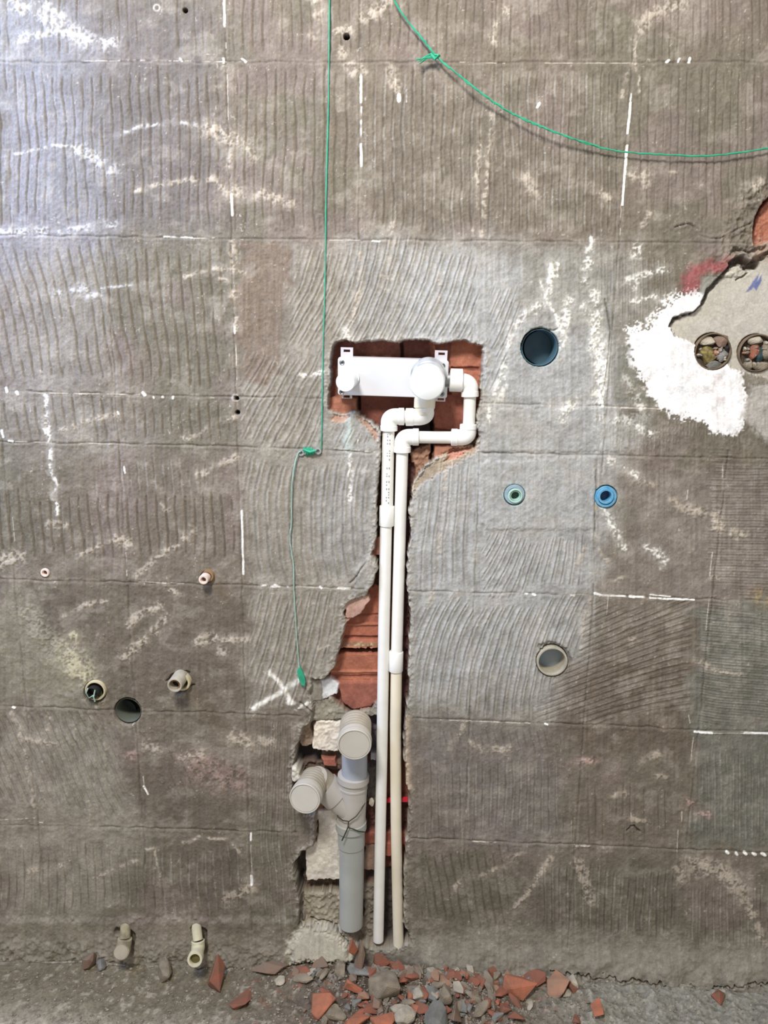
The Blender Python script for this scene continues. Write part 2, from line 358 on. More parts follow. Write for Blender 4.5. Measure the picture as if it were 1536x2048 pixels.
# ---- pale residue strokes: (points, half-width, strength, beaded)
W0, W1, TAN, YEL, PINK = (236, 232, 222), (250, 248, 242), (184, 172, 156), (196, 188, 158), (188, 158, 148)
def stroke(pts, hw, amt=.8, col=TAN, thr=.5, bead=False, raise_=.0008, solid=False):
    w_ = bbox(pts, hw * 2 + 10); u = w_.u + (N20[w_.s] - .5) * 14; v = w_.v + (N60[w_.s] - .5) * 16
    d, s, L = line_d(u if not solid else w_.u, v if not solid else w_.v, pts); e = smooth(1.5, .2, d / hw) if not solid else smooth(1.25, .75, d / hw + (N7[w_.s] - .5) * .6)
    if solid: k = e * smooth(.15, .4, N3[w_.s] * .7 + .5 * N7[w_.s] + (hw > 1.9) * .12) * smooth(.2, .5, fbm(s / 16 + pts[0][0], s * 0 + 3, 95, 2) + (hw > 1.9) * .3)
    else:
        k = e * smooth(thr - .04, thr + .20, N7[w_.s] * .62 + N3[w_.s] * .34 + e * .22 - .06) * smooth(.28, .5, fbm(s / 22 + pts[0][1], s * 0 + pts[0][0], 93, 2) + .06 * hw / 10 + (thr < .3))
        mix(w_.s, C(*col), smooth(2.6, .2, d / hw) * .16 * N20[w_.s] * 1.6)
    if bead: k = k * smooth(.25, .7, vnoise(w_.u / 3.6, w_.v / 3.6, 91) + .15)
    mix(w_.s, C(*col), np.clip(k * amt, 0, 1)); H[w_.s] += (k * raise_).astype(np.float32)
_S = stroke
def S(pts, hw, *a, **k):
    _S(pts, hw * (.8 if k.get('solid') else 1.15), *a, **k)
for p, hw in (([(225, 272), (280, 250), (330, 245), (395, 250)], 4), ([(388, 248), (430, 258), (455, 275)], 16), ([(468, 282), (500, 290), (505, 312)], 12),
    ([(440, 290), (462, 310), (458, 330)], 7), ([(30, 308), (60, 298), (120, 297), (160, 300)], 4), ([(162, 300), (190, 318), (225, 340)], 13), ([(272, 382), (330, 366), (380, 360), (420, 362)], 6),
    ([(425, 360), (440, 372), (462, 388)], 9), ([(470, 380), (500, 388), (560, 402), (592, 412)], 11), ([(30, 8), (110, 45), (150, 65), (190, 84), (222, 86)], 16), ([(40, 82), (100, 66), (140, 68)], 8),
    ([(80, 0), (120, 30)], 12), ([(0, 466), (60, 464), (150, 460), (240, 450)], 8), ([(630, -5), (640, 20), (628, 70)], 11), ([(728, 36), (760, 20), (778, 0)], 13), ([(672, 62), (700, 58)], 9),
    ([(680, 100), (695, 120), (706, 150)], 10), ([(718, 125), (728, 148)], 6), ([(748, 150), (782, 142), (796, 172)], 11), ([(786, 450), (790, 474)], 7), ([(780, 492), (778, 530), (768, 570)], 10),
    ([(716, 500), (722, 560), (700, 640)], 5), ([(1012, 8), (1016, 34)], 8), ([(992, 50), (990, 90)], 6), ([(986, 230), (976, 320), (962, 470)], 5), ([(960, 230), (955, 400), (945, 470)], 4),
    ([(1278, 60), (1300, 28), (1340, 14), (1368, 8)], 13), ([(1268, 80), (1270, 130)], 6), ([(1252, 145), (1244, 192)], 5), ([(1272, 130), (1276, 180)], 3), ([(1056, 356), (1070, 390)], 13), ([(1200, 388), (1222, 402)], 8),
    ([(1262, 356), (1295, 350), (1290, 376)], 9), ([(1300, 428), (1284, 450)], 7), ([(1520, 366), (1512, 380)], 9), ([(1340, 345), (1366, 347)], 4), ([(110, 590), (155, 578), (198, 592)], 7), ([(168, 575), (178, 588)], 8),
    ([(200, 578), (262, 571)], 3), ([(370, 551), (430, 541), (500, 546)], 5), ([(440, 560), (460, 562)], 3), ([(468, 488), (470, 530)], 7), ([(472, 590), (473, 665)], 6), ([(120, 862), (150, 855), (190, 838), (240, 834)], 6),
    ([(370, 874), (400, 866), (440, 842), (475, 834)], 5), ([(398, 952), (430, 930), (472, 914)], 7), ([(320, 1010), (336, 1024), (340, 1000)], 5), ([(150, 1112), (200, 1090), (240, 1080)], 6), ([(232, 1080), (256, 1090)], 11),
    ([(272, 1152), (320, 1112), (352, 1090)], 7), ([(372, 1074), (384, 1062)], 10), ([(100, 1045), (128, 1048)], 9), ([(128, 1232), (165, 1210), (214, 1203)], 5), ([(258, 1252), (276, 1232), (300, 1220), (322, 1214)], 9),
    ([(252, 1312), (276, 1290), (300, 1270), (332, 1234)], 8), ([(340, 1180), (356, 1192)], 7), ([(396, 1282), (430, 1274)], 10), ([(450, 1280), (492, 1278)], 7), ([(440, 1300), (460, 1310)], 9),
    ([(24, 1425), (40, 1458), (52, 1530), (72, 1620)], 5), ([(45, 1480), (80, 1484), (124, 1496)], 6), ([(98, 1438), (98, 1462)], 5), ([(300, 1496), (312, 1504)], 12), ([(370, 1512), (402, 1508)], 9), ([(455, 1466), (497, 1486)], 13),
    ([(508, 1482), (542, 1480)], 10), ([(185, 1759), (245, 1735), (302, 1714)], 4), ([(60, 1746), (122, 1728)], 7), ([(290, 1696), (380, 1682), (402, 1668)], 3), ([(450, 1797), (502, 1780)], 10), ([(310, 1700), (320, 1762)], 3),
    ([(385, 1670), (460, 1678), (482, 1710)], 3), ([(1270, 965), (1302, 967)], 7), ([(1315, 986), (1352, 1000)], 10), ([(1358, 1006), (1388, 1020), (1432, 1034)], 11), ([(1430, 1050), (1482, 1072)], 12), ([(1190, 1100), (1218, 1122)], 6),
    ([(1234, 1162), (1252, 1152)], 4), ([(1426, 1154), (1456, 1160)], 6), ([(1396, 1322), (1430, 1336)], 9), ([(1430, 1338), (1484, 1352)], 4), ([(1255, 1278), (1272, 1280)], 6), ([(940, 1486), (962, 1502), (1022, 1498)], 7),
    ([(1290, 1517), (1312, 1510)], 9), ([(1318, 1548), (1332, 1553)], 5), ([(1230, 1590), (1250, 1592)], 8), ([(1268, 1642), (1300, 1648)], 5), ([(1052, 1700), (1010, 1732), (962, 1752)], 5), ([(896, 1790), (918, 1774)], 8),
    ([(1110, 1704), (1086, 1746), (1030, 1812)], 6), ([(1155, 1730), (1176, 1780), (1182, 1800)], 13), ([(1365, 1745), (1400, 1730), (1440, 1740), (1480, 1776)], 20), ([(1492, 1800), (1530, 1890)], 10), ([(660, 1290), (640, 1300)], 3),
    ([(895, 900), (888, 1000), (878, 1100), (862, 1210)], 4), ([(870, 640), (880, 560)], 4), ([(1145, 1160), (1170, 1090)], 4), ([(1180, 1198), (1158, 1300)], 4), ([(935, 1440), (900, 1500)], 4), ([(0, 1120), (36, 1115)], 18)):
    S(p, hw, .85, TAN if p[0][0] > 250 or p[0][1] > 600 else (186, 182, 178))
S([(120, 1286), (152, 1270)], 8, .9, YEL); S([(140, 1310), (165, 1345)], 24, .8, YEL, thr=.45); S([(60, 1230), (100, 1290)], 22, .35, (168, 162, 146))
S([(1155, 1521), (1192, 1520)], 7, .8, PINK); S([(1404, 1624), (1416, 1628)], 9, .8, PINK); S([(1372, 1602), (1384, 1606)], 6, .8, PINK); S([(400, 1530), (470, 1560)], 26, .3, PINK)
S([(1520, 1190), (1545, 1194)], 14, .9, (200, 170, 120), thr=.4); S([(255, 1500), (262, 1515)], 12, .6, PINK)
for p, hw in (([(90, 795), (97, 870), (105, 930), (110, 985), (114, 1024)], 4.5), ([(697, 900), (700, 950), (702, 1005)], 6), ([(692, 655), (698, 672)], 6), ([(1110, 532), (1092, 600), (1064, 622)], 9), ([(1182, 478), (1170, 560), (1135, 602), (1122, 690)], 9),
    ([(1275, 478), (1270, 570)], 9), ([(1245, 560), (1330, 540)], 8), ([(1262, 600), (1310, 590)], 6), ([(1165, 610), (1195, 650), (1180, 700)], 8), ([(1205, 690), (1196, 800)], 12), ([(1150, 800), (1110, 860)], 10), ([(1052, 625), (1035, 640), (1012, 700), (990, 790), (975, 840)], 6),
    ([(1010, 735), (1002, 800)], 5), ([(590, 1422), (615, 1408)], 4), ([(602, 752), (650, 747)], 5), ([(1260, 690), (1300, 640)], 10), ([(1250, 760), (1290, 830)], 10), ([(1320, 600), (1345, 585)], 8),
    ([(1080, 560), (1140, 690)], 4), ([(1190, 570), (1200, 760)], 10), ([(1200, 830), (1260, 850), (1300, 868)], 8), ([(1220, 920), (1280, 955)], 7), ([(1200, 1000), (1250, 1100)], 8), ([(1285, 1090), (1330, 1120)], 8)):
    S(p, hw, .95, W0, bead=True)
S([(542, 1346), (562, 1375), (584, 1408)], 4.5, .95, W0, thr=.22); S([(512, 1417), (560, 1386), (606, 1355)], 4.5, .95, W0, thr=.22)
S([(697, 838), (697, 895)], 9, .7, (176, 186, 178), thr=.2); S([(694, 700), (694, 690)], 3)
# solid white grout left in the joints
for p, hw in (([(449, -10), (449, 52)], 3), ([(452, 85), (452, 96)], 2), ([(447, 118), (448, 126)], 3), ([(455, 150), (457, 240)], 1.4), ([(463, 390), (465, 430)], 4), ([(256, 121), (290, 121)], 2), ([(300, 121), (500, 124)], 1.2), ([(484, 118), (492, 124)], 3), ([(60, 123), (240, 122)], 1), ([(360, 118), (364, 122)], 3),
    ([(722, 152), (722, 205)], 3.2), ([(723, 215), (722, 290)], 2.6), ([(722, 290), (723, 332)], 3.8), ([(813, 180), (813, 204)], 2.4), ([(798, 190), (798, 200)], 6), ([(1263, 182), (1261, 202)], 2.2), ([(1261, 205), (1255, 266)], 3.4), ([(1254, 292), (1249, 350)], 3.6), ([(1249, 350), (1244, 410)], 3), ([(1242, 410), (1240, 470)], 1.2),
    ([(1075, 214), (1079, 207)], 4.2), ([(1334, 123), (1338, 121)], 4), ([(1357, 123), (1359, 117)], 3), ([(1378, 124), (1380, 117)], 4), ([(920, 125), (1010, 126)], 1.2), ([(1090, 126), (1145, 126)], 1.8), ([(1145, 126), (1265, 126)], 1), ([(328, 474), (384, 475)], 2.2), ([(384, 476), (430, 476)], 1.3), ([(745, 482), (760, 483)], 2.4), ([(660, 480), (720, 481)], 1.1),
    ([(12, 776), (14, 784)], 3.6), ([(33, 784), (36, 789)], 3.6), ([(160, 788), (175, 788)], 2), ([(286, 786), (290, 790)], 4.6), ([(307, 794), (308, 796)], 2.8), ([(325, 794), (326, 795)], 3), ([(346, 794), (346, 797)], 3.2), ([(45, 785), (280, 789)], 1), ([(3, 862), (6, 874)], 3.8), ([(18, 882), (25, 883)], 3.2), ([(136, 885), (138, 886)], 2.6), ([(30, 883), (240, 889)], 1.1), ([(236, 824), (240, 830)], 2.6),
    ([(248, 1404 - 470), (250, 946)], 2.6), ([(470, 655), (470, 666)], 3), ([(472, 690), (474, 760)], 1.6), ([(1190, 1186), (1200, 1190)], 4.2), ([(1200, 1190), (1300, 1194)], 2.6), ([(1260, 1192), (1268, 1193)], 4), ([(1300, 1196), (1388, 1199)], 2.4), ([(1300, 1189), (1340, 1193)], 2.2), ([(1066, 1188), (1070, 1190)], 3.6), ([(1050, 1187), (1054, 1188)], 2.4), ([(1142, 1190), (1148, 1191)], 3), ([(970, 1186), (1190, 1190)], .9),
    ([(523, 1171), (532, 1171)], 2.4), ([(538, 1172), (575, 1174)], 2.6), ([(550, 1170), (554, 1172)], 4), ([(585, 1174), (660, 1176)], 1.2), ([(640, 1174), (643, 1176)], 3), ([(677, 1176), (700, 1177)], 3), ([(730, 903), (750, 905)], 2), ([(668, 897), (730, 902)], 1.1), ([(716, 880), (717, 893)], 2), ([(484, 1022), (487, 1148)], 3.2), ([(252, 1106), (254, 1152)], 1.6), ([(270, 1164), (368, 1167)], 1.4), ([(26, 1035), (30, 1082)], 1.4),
    ([(287, 1552), (289, 1572)], 1.4), ([(288, 1572), (296, 1588)], 2.6), ([(26, 1414), (30, 1415)], 2.8), ([(58, 1643), (86, 1645)], 1.6), ([(0, 1640), (70, 1636)], 1.4), ([(502, 1667), (502, 1680)], 2.8), ([(503, 1752), (504, 1768)], 4), ([(502, 1690), (504, 1745)], 1.1), ([(936, 1682), (1000, 1684)], 1.8), ([(1152, 1692), (1180, 1692)], 2), ([(1143, 1640), (1143, 1682)], 1.4), ([(1050, 1446), (1060, 1447)], 2), ([(1090, 1447), (1095, 1449)], 2.6), ([(880, 1440), (1040, 1446)], 1.2),
    ([(1389, 1463), (1424, 1466)], 3.4), ([(1488, 1466), (1560, 1467)], 2.8), ([(1424, 1466), (1488, 1467)], 1.2), ([(1377, 1430), (1380, 1446)], 2), ([(1388, 1466), (1380, 1540)], 1.4), ([(1364, 1624), (1362, 1652)], 2), ([(1356, 1660), (1353, 1710)], 1.4), ([(1453, 1703), (1456, 1706)], 4.4), ([(1472, 1706), (1474, 1709)], 4), ([(1488, 1704), (1492, 1708)], 4.4), ([(1506, 1706), (1510, 1709)], 4.2), ([(1524, 1706), (1530, 1710)], 4.2),
    ([(1216, 1190), (1213, 1230)], .8), ([(1425, 1105), (1420, 1152)], 1.8), ([(1418, 1200), (1412, 1262)], 1.2), ([(1445, 930), (1445, 955)], 1.8), ([(1376, 1000 - 20), (1374, 1000)], 1.6), ([(1212, 720), (1206, 790)], 2.6), ([(1200, 790), (1206, 812)], 4), ([(1206, 814), (1320, 818)], 2), ([(1250, 1600), (1250, 1604)], .8)):
    S(p, hw * (.85 if hw > 2 else .75), 1.0 if hw > 2 else .62, W1 if hw > 2 else (222, 212, 196), solid=True, raise_=.0010)
# pale foamy mortar lip round the box chase and other edges is added with the chase below

# ---- white paint patch, red paint, smooth cement patch
def patch(poly, col, warp=(10, 5), soft=1.5, amt=1.0, dh=0.0, spk=0.0):
    w_ = bbox(poly, 30); sd = poly_sd(w_.u + (N20[w_.s] - .5) * warp[0] + (N7[w_.s] - .5) * warp[1], w_.v + (N60[w_.s] - .5) * warp[0] + (N3[w_.s] - .5) * warp[1], poly)
    m = smooth(-soft, soft, sd + (spk * (N7[w_.s] + N3[w_.s] * .5 - .75) if spk else 0)); mix(w_.s, C(*col), m * amt)
    if dh: H[w_.s] += (m * dh).astype(np.float32)
    return w_, sd, m
white_poly = [(1328, 612), (1345, 592), (1375, 580), (1395, 584), (1414, 600), (1420, 640), (1480, 720), (1480, 770), (1490, 800), (1498, 830), (1480, 850), (1470, 868), (1448, 870), (1425, 858), (1400, 838), (1370, 842), (1340, 834), (1328, 820), (1316, 800), (1303, 784), (1293, 765), (1278, 756), (1270, 738), (1264, 715), (1260, 690), (1262, 662), (1272, 650), (1292, 652), (1302, 636), (1312, 626)]
w_, sd, m = patch(white_poly, (248, 245, 243), (30, 26), 2.5, 1.0, spk=9)
for P_, a_ in ((white_poly, 1.0),):
    m = smooth(-9, -3, sd) * smooth(.5, .62, N7[w_.s] * .6 + N3[w_.s] * .4) * (sd < 2); mix(w_.s, C(236, 232, 228), m * .9)
k = smooth(0, 6, sd); H[w_.s] = H[w_.s] * (1 - k * .8) + (k * .0008).astype(np.float32)
mix(w_.s, C(226, 214, 208), smooth(.5, .75, fbm(w_.u / 24, w_.v / 16, 97, 3)) * k * .55 * smooth(1380, 1440, w_.u))
patch([(1240, 690), (1262, 690), (1270, 740), (1300, 790), (1320, 812), (1230, 808), (1225, 760)], (104, 106, 92), (12, 8), 4, .5)
patch([(1190, 838), (1300, 835), (1280, 900), (1200, 905)], (205, 205, 200), (20, 20), 6, .3, spk=20)
patch([(1358, 580), (1363, 552), (1385, 532), (1425, 520), (1466, 512), (1464, 530), (1448, 546), (1418, 545), (1402, 554), (1396, 576), (1388, 588)], (156, 78, 82), (14, 8), 8, .72, spk=8)
patch([(1405, 556), (1448, 548), (1424, 580), (1412, 600), (1395, 585)], (148, 146, 136), (8, 6), 4, .9)
w_, sd, m = patch([(1342, 648), (1352, 634), (1386, 627), (1408, 607), (1416, 588), (1432, 568), (1454, 546), (1476, 528), (1500, 534), (1530, 512), (1700, 470), (1700, 800), (1500, 748), (1464, 738), (1440, 700), (1395, 690), (1352, 672)], (186, 180, 168), (6, 5), 2, 1.0)
H[w_.s] = H[w_.s] * (1 - m) + m * (-.006 - np.clip((740 - w_.v) / 200, 0, 1) * .004 + (N60[w_.s] - .5) * .002 + (N3[w_.s] - .5) * .0003)
patch([(1500, 770), (1560, 760), (1560, 900), (1520, 870), (1485, 830)], (176, 170, 162), (20, 10), 8, .9)
def gouge(pts, hw, depth, col=(60, 54, 50), amt=.6, w=6):
    w_ = bbox(pts, hw * 2 + 10); d, s, L = line_d(w_.u + (N20[w_.s] - .5) * w, w_.v + (N7[w_.s] - .5) * w, pts)
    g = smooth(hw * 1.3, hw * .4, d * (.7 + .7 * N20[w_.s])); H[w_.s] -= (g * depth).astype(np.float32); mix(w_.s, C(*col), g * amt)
gouge([(1341, 652), (1348, 638), (1362, 632), (1386, 626)], 4, .012); gouge([(1386, 626), (1406, 609)], 2.6, .008); gouge([(1406, 606), (1418, 580), (1440, 558), (1462, 534)], 5, .012)
gouge([(1466, 528), (1480, 520), (1500, 532), (1512, 528)], 9, .02, (70, 52, 46)); gouge([(1508, 520), (1524, 514), (1536, 506), (1560, 495)], 5, .014); gouge([(1344, 660), (1352, 672)], 2.5, .005)
gouge([(1478, 560), (1490, 552), (1500, 545)], 2, .004); gouge([(1470, 500), (1500, 505), (1530, 494)], 6, .008, (120, 110, 98), .4, 14)
w_, sd, m = patch([(1700, 330), (1540, 392), (1527, 404), (1513, 425), (1506, 450), (1504, 478), (1508, 492), (1536, 484), (1700, 470)], (172, 114, 92), (6, 5), 2)
H[w_.s] -= (smooth(-1, 4, sd) * .014).astype(np.float32); gouge([(1544, 392), (1526, 412), (1513, 436), (1510, 458)], 4.5, .012, (64, 50, 46), .9)
patch([(1508, 480), (1560, 470), (1560, 520), (1510, 520)], (176, 150, 132), (20, 12), 6, .6, spk=14)
w_ = Win(1420, 380, 1560, 540); H[w_.s] += (smooth(70, 10, np.abs(w_.u - (1500 - (w_.v - 440) * .4))) * (N20[w_.s] + N7[w_.s] - .8) * .006).astype(np.float32)
patch([(1512, 575), (1530, 548), (1528, 562), (1518, 580)], (70, 90, 150), (4, 3), 1.5, .8); patch([(1496, 584), (1512, 562), (1524, 546), (1520, 566), (1508, 580)], (78, 92, 150), (3, 3), 1.5, .8)

# ---- the chase cut for the pipes
chase = [(664, 692), (672, 683), (688, 680), (720, 684), (760, 678), (800, 682), (850, 681), (870, 685), (900, 683), (930, 681), (952, 684), (963, 694), (966, 712), (967, 730), (962, 760), (963, 790), (958, 810), (954, 840), (957, 862), (957, 880), (953, 893), (930, 905), (905, 912), (876, 916), (850, 935), (832, 962), (826, 980), (824, 1000), (819, 1020), (822, 1055), (818, 1100), (815, 1170), (819, 1200), (820, 1300), (817, 1400), (808, 1450), (806, 1490), (812, 1530), (811, 1560), (818, 1590), (817, 1650), (812, 1700), (808, 1770), (810, 1850), (822, 1886), (800, 1898), (745, 1900), (712, 1895), (698, 1868), (640, 1856), (604, 1850), (602, 1800), (590, 1765), (586, 1732), (605, 1702), (628, 1690), (630, 1632), (612, 1628), (585, 1600), (582, 1540), (588, 1520), (594, 1492), (609, 1453), (621, 1443), (624, 1413), (614, 1388), (624, 1374), (623, 1359), (644, 1359), (658, 1346), (668, 1334), (673, 1309), (681, 1285), (690, 1250), (688, 1223), (696, 1203), (733, 1190), (745, 1173), (754, 1138), (751, 1119), (739, 1111), (752, 1074), (752, 1012), (755, 952), (761, 921), (761, 884), (760, 865), (744, 846), (722, 831), (710, 827), (690, 828), (666, 826), (657, 818), (656, 790), (661, 734)]
w_ = bbox(chase, 40); SL = w_.s; u, v = w_.u, w_.v
cu = u + (N20[SL] - .5) * 9 + (N7[SL] - .5) * 6; cv = v + (fbm(u / 22, v / 22, 61, 2) - .5) * 9 + (N3[SL] - .5) * 3
SD = poly_sd(cu, cv, chase); M = smooth(-.6, 3.2, SD)
lip = smooth(-14, -2, SD) * (1 - M)
base = -.036 + (N20[SL] - .5) * .004 + (N7[SL] - .5) * .0018
bt = np.empty(u.shape + (3,), np.float32); bt[:] = C(150, 84, 68)
def sub(poly, col, depth=None, warp=8, soft=2, amt=1.0, rough=0.0):
    global base
    sd = poly_sd(u + (N20[SL] - .5) * warp * 1.6, v + (N7[SL] - .5) * warp, poly); m = smooth(-soft, soft, sd) * amt
    bt[:] = bt * (1 - m[..., None]) + C(*col) * m[..., None]
    if depth is not None: base = base * (1 - m) + (depth + (N20[SL] - .5) * (.002 + rough) + (N7[SL] - .5) * (.001 + rough)) * m
sub(R(655, 670, 800, 735), (138, 76, 64)); sub(R(806, 670, 862, 730), (116, 62, 54), -.038); sub([(866, 676), (970, 676), (970, 800), (905, 800), (900, 735), (868, 712)], (188, 104, 76), -.030)
sub([(870, 684), (900, 684), (902, 735), (872, 700)], (150, 80, 64), -.035); sub(R(903, 735, 962, 742), (140, 70, 54), -.034, 3)
sub(R(716, 795, 860, 900), (132, 66, 54), -.036); sub(R(655, 795, 713, 830), (176, 104, 82), -.024, 5); sub([(868, 790), (958, 790), (952, 850), (940, 868), (868, 862)], (170, 86, 70), -.032)
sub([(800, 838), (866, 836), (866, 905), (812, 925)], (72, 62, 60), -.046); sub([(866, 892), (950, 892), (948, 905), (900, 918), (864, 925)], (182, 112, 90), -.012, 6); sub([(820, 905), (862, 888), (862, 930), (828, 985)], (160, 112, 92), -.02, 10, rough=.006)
for a_, b_ in (((803, 676), (803, 735)), ((714, 790), (714, 822)), ((864, 830), (866, 930))):
    d_, s_, L_ = line_d(u + (N20[SL] - .5) * 5, v, [a_, b_]); g = smooth(5, 1, d_); base = base - g * .012; bt[:] = bt * (1 - .7 * g[..., None]) + C(58, 46, 42) * .7 * g[..., None]
sub(R(740, 900, 765, 1200), (92, 58, 52), -.03, 10, rough=.008); sub(R(788, 930, 830, 1500), (88, 60, 56), -.03, 8, rough=.008)  # dark brick by the pipes; pipe shading is put into the right strip's colour
sub([(735, 1085), (765, 1075), (765, 1115), (738, 1120)], (166, 100, 86), -.016); sub([(670, 1190), (765, 1180), (765, 1306), (662, 1310)], (186, 96, 70), -.028)
sub([(690, 1200), (738, 1192), (742, 1205), (718, 1232), (705, 1240), (690, 1248)], (190, 152, 140), -.006, 5)
sub([(655, 1318), (765, 1316), (765, 1378), (655, 1376)], (184, 98, 72), -.026); sub([(672, 1374), (758, 1374), (756, 1405), (740, 1424), (705, 1432), (684, 1418)], (168, 88, 74), -.02, 5)
for y_, hw_, dh_, c_ in ((1259, 2.5, .003, (196, 108, 80)), (1286, 3, -.004, (130, 66, 52)), (1314, 4, -.016, (70, 44, 38)), (1300, 6, .002, (150, 112, 92)), (1307, 2, .004, (206, 120, 92)), (1355, 2.5, .003, (206, 118, 88)), (1366, 3, -.003, (150, 74, 58)), (1240, 2, -.002, (160, 80, 62))):
    g = smooth(hw_ * 1.5, hw_ * .5, np.abs(v + (N60[SL] - .5) * 5 - y_)) * ((u > 640) & (u < 766)); base = base + g * dh_; bt[:] = bt * (1 - .7 * g[..., None]) + C(*c_) * .7 * g[..., None]
g = smooth(.6, .75, N7[SL]) * smooth(6, 3, np.abs(v - 1299)) * ((u > 690) & (u < 766)); bt[:] = bt * (1 - g[..., None]) + C(170, 160, 130) * g[..., None]
sub([(640, 1368), (658, 1362), (676, 1376), (674, 1396), (655, 1404), (640, 1408)], (224, 226, 228), -.016, 4); sub([(612, 1360), (641, 1366), (641, 1412), (620, 1412)], (152, 146, 134), -.01, 5)
sub([(622, 1408), (660, 1404), (682, 1420), (700, 1436), (740, 1425), (758, 1400), (762, 1445), (620, 1450)], (146, 140, 126), -.012, 8, rough=.004)
sub([(590, 1450), (690, 1446), (690, 1560), (585, 1560)], (110, 92, 80), -.03, 8, rough=.008); sub([(630, 1448), (686, 1448), (684, 1470), (672, 1512), (625, 1508), (622, 1490)], (226, 216, 202), -.012, 8, rough=.003)
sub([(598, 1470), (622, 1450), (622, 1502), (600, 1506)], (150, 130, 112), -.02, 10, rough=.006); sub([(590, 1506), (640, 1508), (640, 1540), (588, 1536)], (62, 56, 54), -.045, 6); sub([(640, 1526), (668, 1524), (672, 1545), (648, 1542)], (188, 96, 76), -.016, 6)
sub([(577, 1535), (592, 1530), (604, 1552), (590, 1562), (575, 1552)], (212, 206, 192), .008, 6, rough=.004); sub([(625, 1618), (645, 1620), (645, 1645), (630, 1650)], (150, 96, 80), -.02)
sub([(632, 1632), (680, 1626), (684, 1700), (684, 1772), (612, 1772), (604, 1745), (604, 1706), (632, 1692)], (214, 206, 192), -.014, 5, rough=.001)
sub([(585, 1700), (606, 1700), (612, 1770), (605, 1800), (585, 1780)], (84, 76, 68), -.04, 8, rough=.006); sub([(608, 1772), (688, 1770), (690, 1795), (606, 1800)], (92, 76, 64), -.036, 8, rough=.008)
sub([(604, 1795), (690, 1792), (702, 1870), (600, 1862)], (158, 148, 130), -.014, 12, rough=.006); sub([(720, 1540), (770, 1540), (770, 1625), (730, 1625)], (120, 112, 106), -.028, 8, rough=.004)
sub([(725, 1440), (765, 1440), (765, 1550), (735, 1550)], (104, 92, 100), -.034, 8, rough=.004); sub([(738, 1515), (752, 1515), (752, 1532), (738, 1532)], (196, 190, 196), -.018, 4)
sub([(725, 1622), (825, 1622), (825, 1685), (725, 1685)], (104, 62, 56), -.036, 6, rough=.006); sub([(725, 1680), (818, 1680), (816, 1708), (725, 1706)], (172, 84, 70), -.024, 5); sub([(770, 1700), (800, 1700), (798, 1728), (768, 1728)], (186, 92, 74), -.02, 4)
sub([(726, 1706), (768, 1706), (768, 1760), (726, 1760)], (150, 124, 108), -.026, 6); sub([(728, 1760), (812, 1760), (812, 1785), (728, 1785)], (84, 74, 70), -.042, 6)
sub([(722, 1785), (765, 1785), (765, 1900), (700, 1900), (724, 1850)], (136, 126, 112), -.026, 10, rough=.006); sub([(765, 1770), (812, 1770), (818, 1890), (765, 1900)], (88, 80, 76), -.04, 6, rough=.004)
# cut edge: mortar skin 12 mm, brick behind
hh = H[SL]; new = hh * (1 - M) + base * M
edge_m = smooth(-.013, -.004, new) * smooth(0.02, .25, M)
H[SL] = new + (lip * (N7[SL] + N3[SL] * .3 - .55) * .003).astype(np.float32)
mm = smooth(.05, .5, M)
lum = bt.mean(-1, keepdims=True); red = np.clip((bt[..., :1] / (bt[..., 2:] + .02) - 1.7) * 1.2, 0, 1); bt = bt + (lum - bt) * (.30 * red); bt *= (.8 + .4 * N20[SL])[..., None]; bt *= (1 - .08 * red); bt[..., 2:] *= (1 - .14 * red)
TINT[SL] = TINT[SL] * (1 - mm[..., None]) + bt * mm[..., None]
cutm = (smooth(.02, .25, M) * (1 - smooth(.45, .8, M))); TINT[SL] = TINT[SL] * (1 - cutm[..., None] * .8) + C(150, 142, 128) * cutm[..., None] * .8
lm = lip * smooth(.35, .7, N7[SL] + (N3[SL] - .5) * .5); TINT[SL] = TINT[SL] * (1 - lm[..., None] * .4) + C(186, 180, 168) * lm[..., None] * .4
mix(SL, C(196, 176, 156), smooth(-16, -2, SD) * (1 - M) * ((u > 812) & (v > 1430) & (v < 1580)) * .8)
def chip(poly, col, dh, warp=8): patch(poly, col, (warp, warp), 2, .9, dh)
chip([(666, 828), (700, 828), (690, 840), (672, 846), (660, 836)], (190, 150, 130), -.003); chip([(712, 828), (740, 846), (756, 868), (752, 884), (738, 860), (720, 842)], (184, 142, 120), -.004)
chip([(955, 880), (958, 900), (900, 935), (846, 965), (828, 985), (826, 970), (850, 936), (880, 914)], (176, 160, 140), -.004); chip([(900, 905), (945, 896), (920, 915), (890, 925)], (196, 140, 120), -.006)
# pale plaster slab under the drain
w_, sd, m = patch([(572, 1880), (600, 1854), (640, 1850), (672, 1860), (704, 1888), (712, 1925), (640, 1925), (580, 1925)], (190, 184, 166), (14, 10), 5, .95)
k = smooth(-3, 16, sd); H[w_.s] = (H[w_.s] * (1 - k) + k * (.002 + np.clip((w_.v - 1850) / 60, 0, 1) * .012 + (N60[w_.s] - .5) * .006 + (N20[w_.s] - .5) * .002)).astype(np.float32)
gouge([(620, 1846), (650, 1850), (676, 1862), (700, 1886)], 2, .006); gouge([(600, 1850), (604, 1800), (596, 1770)], 4, .01)

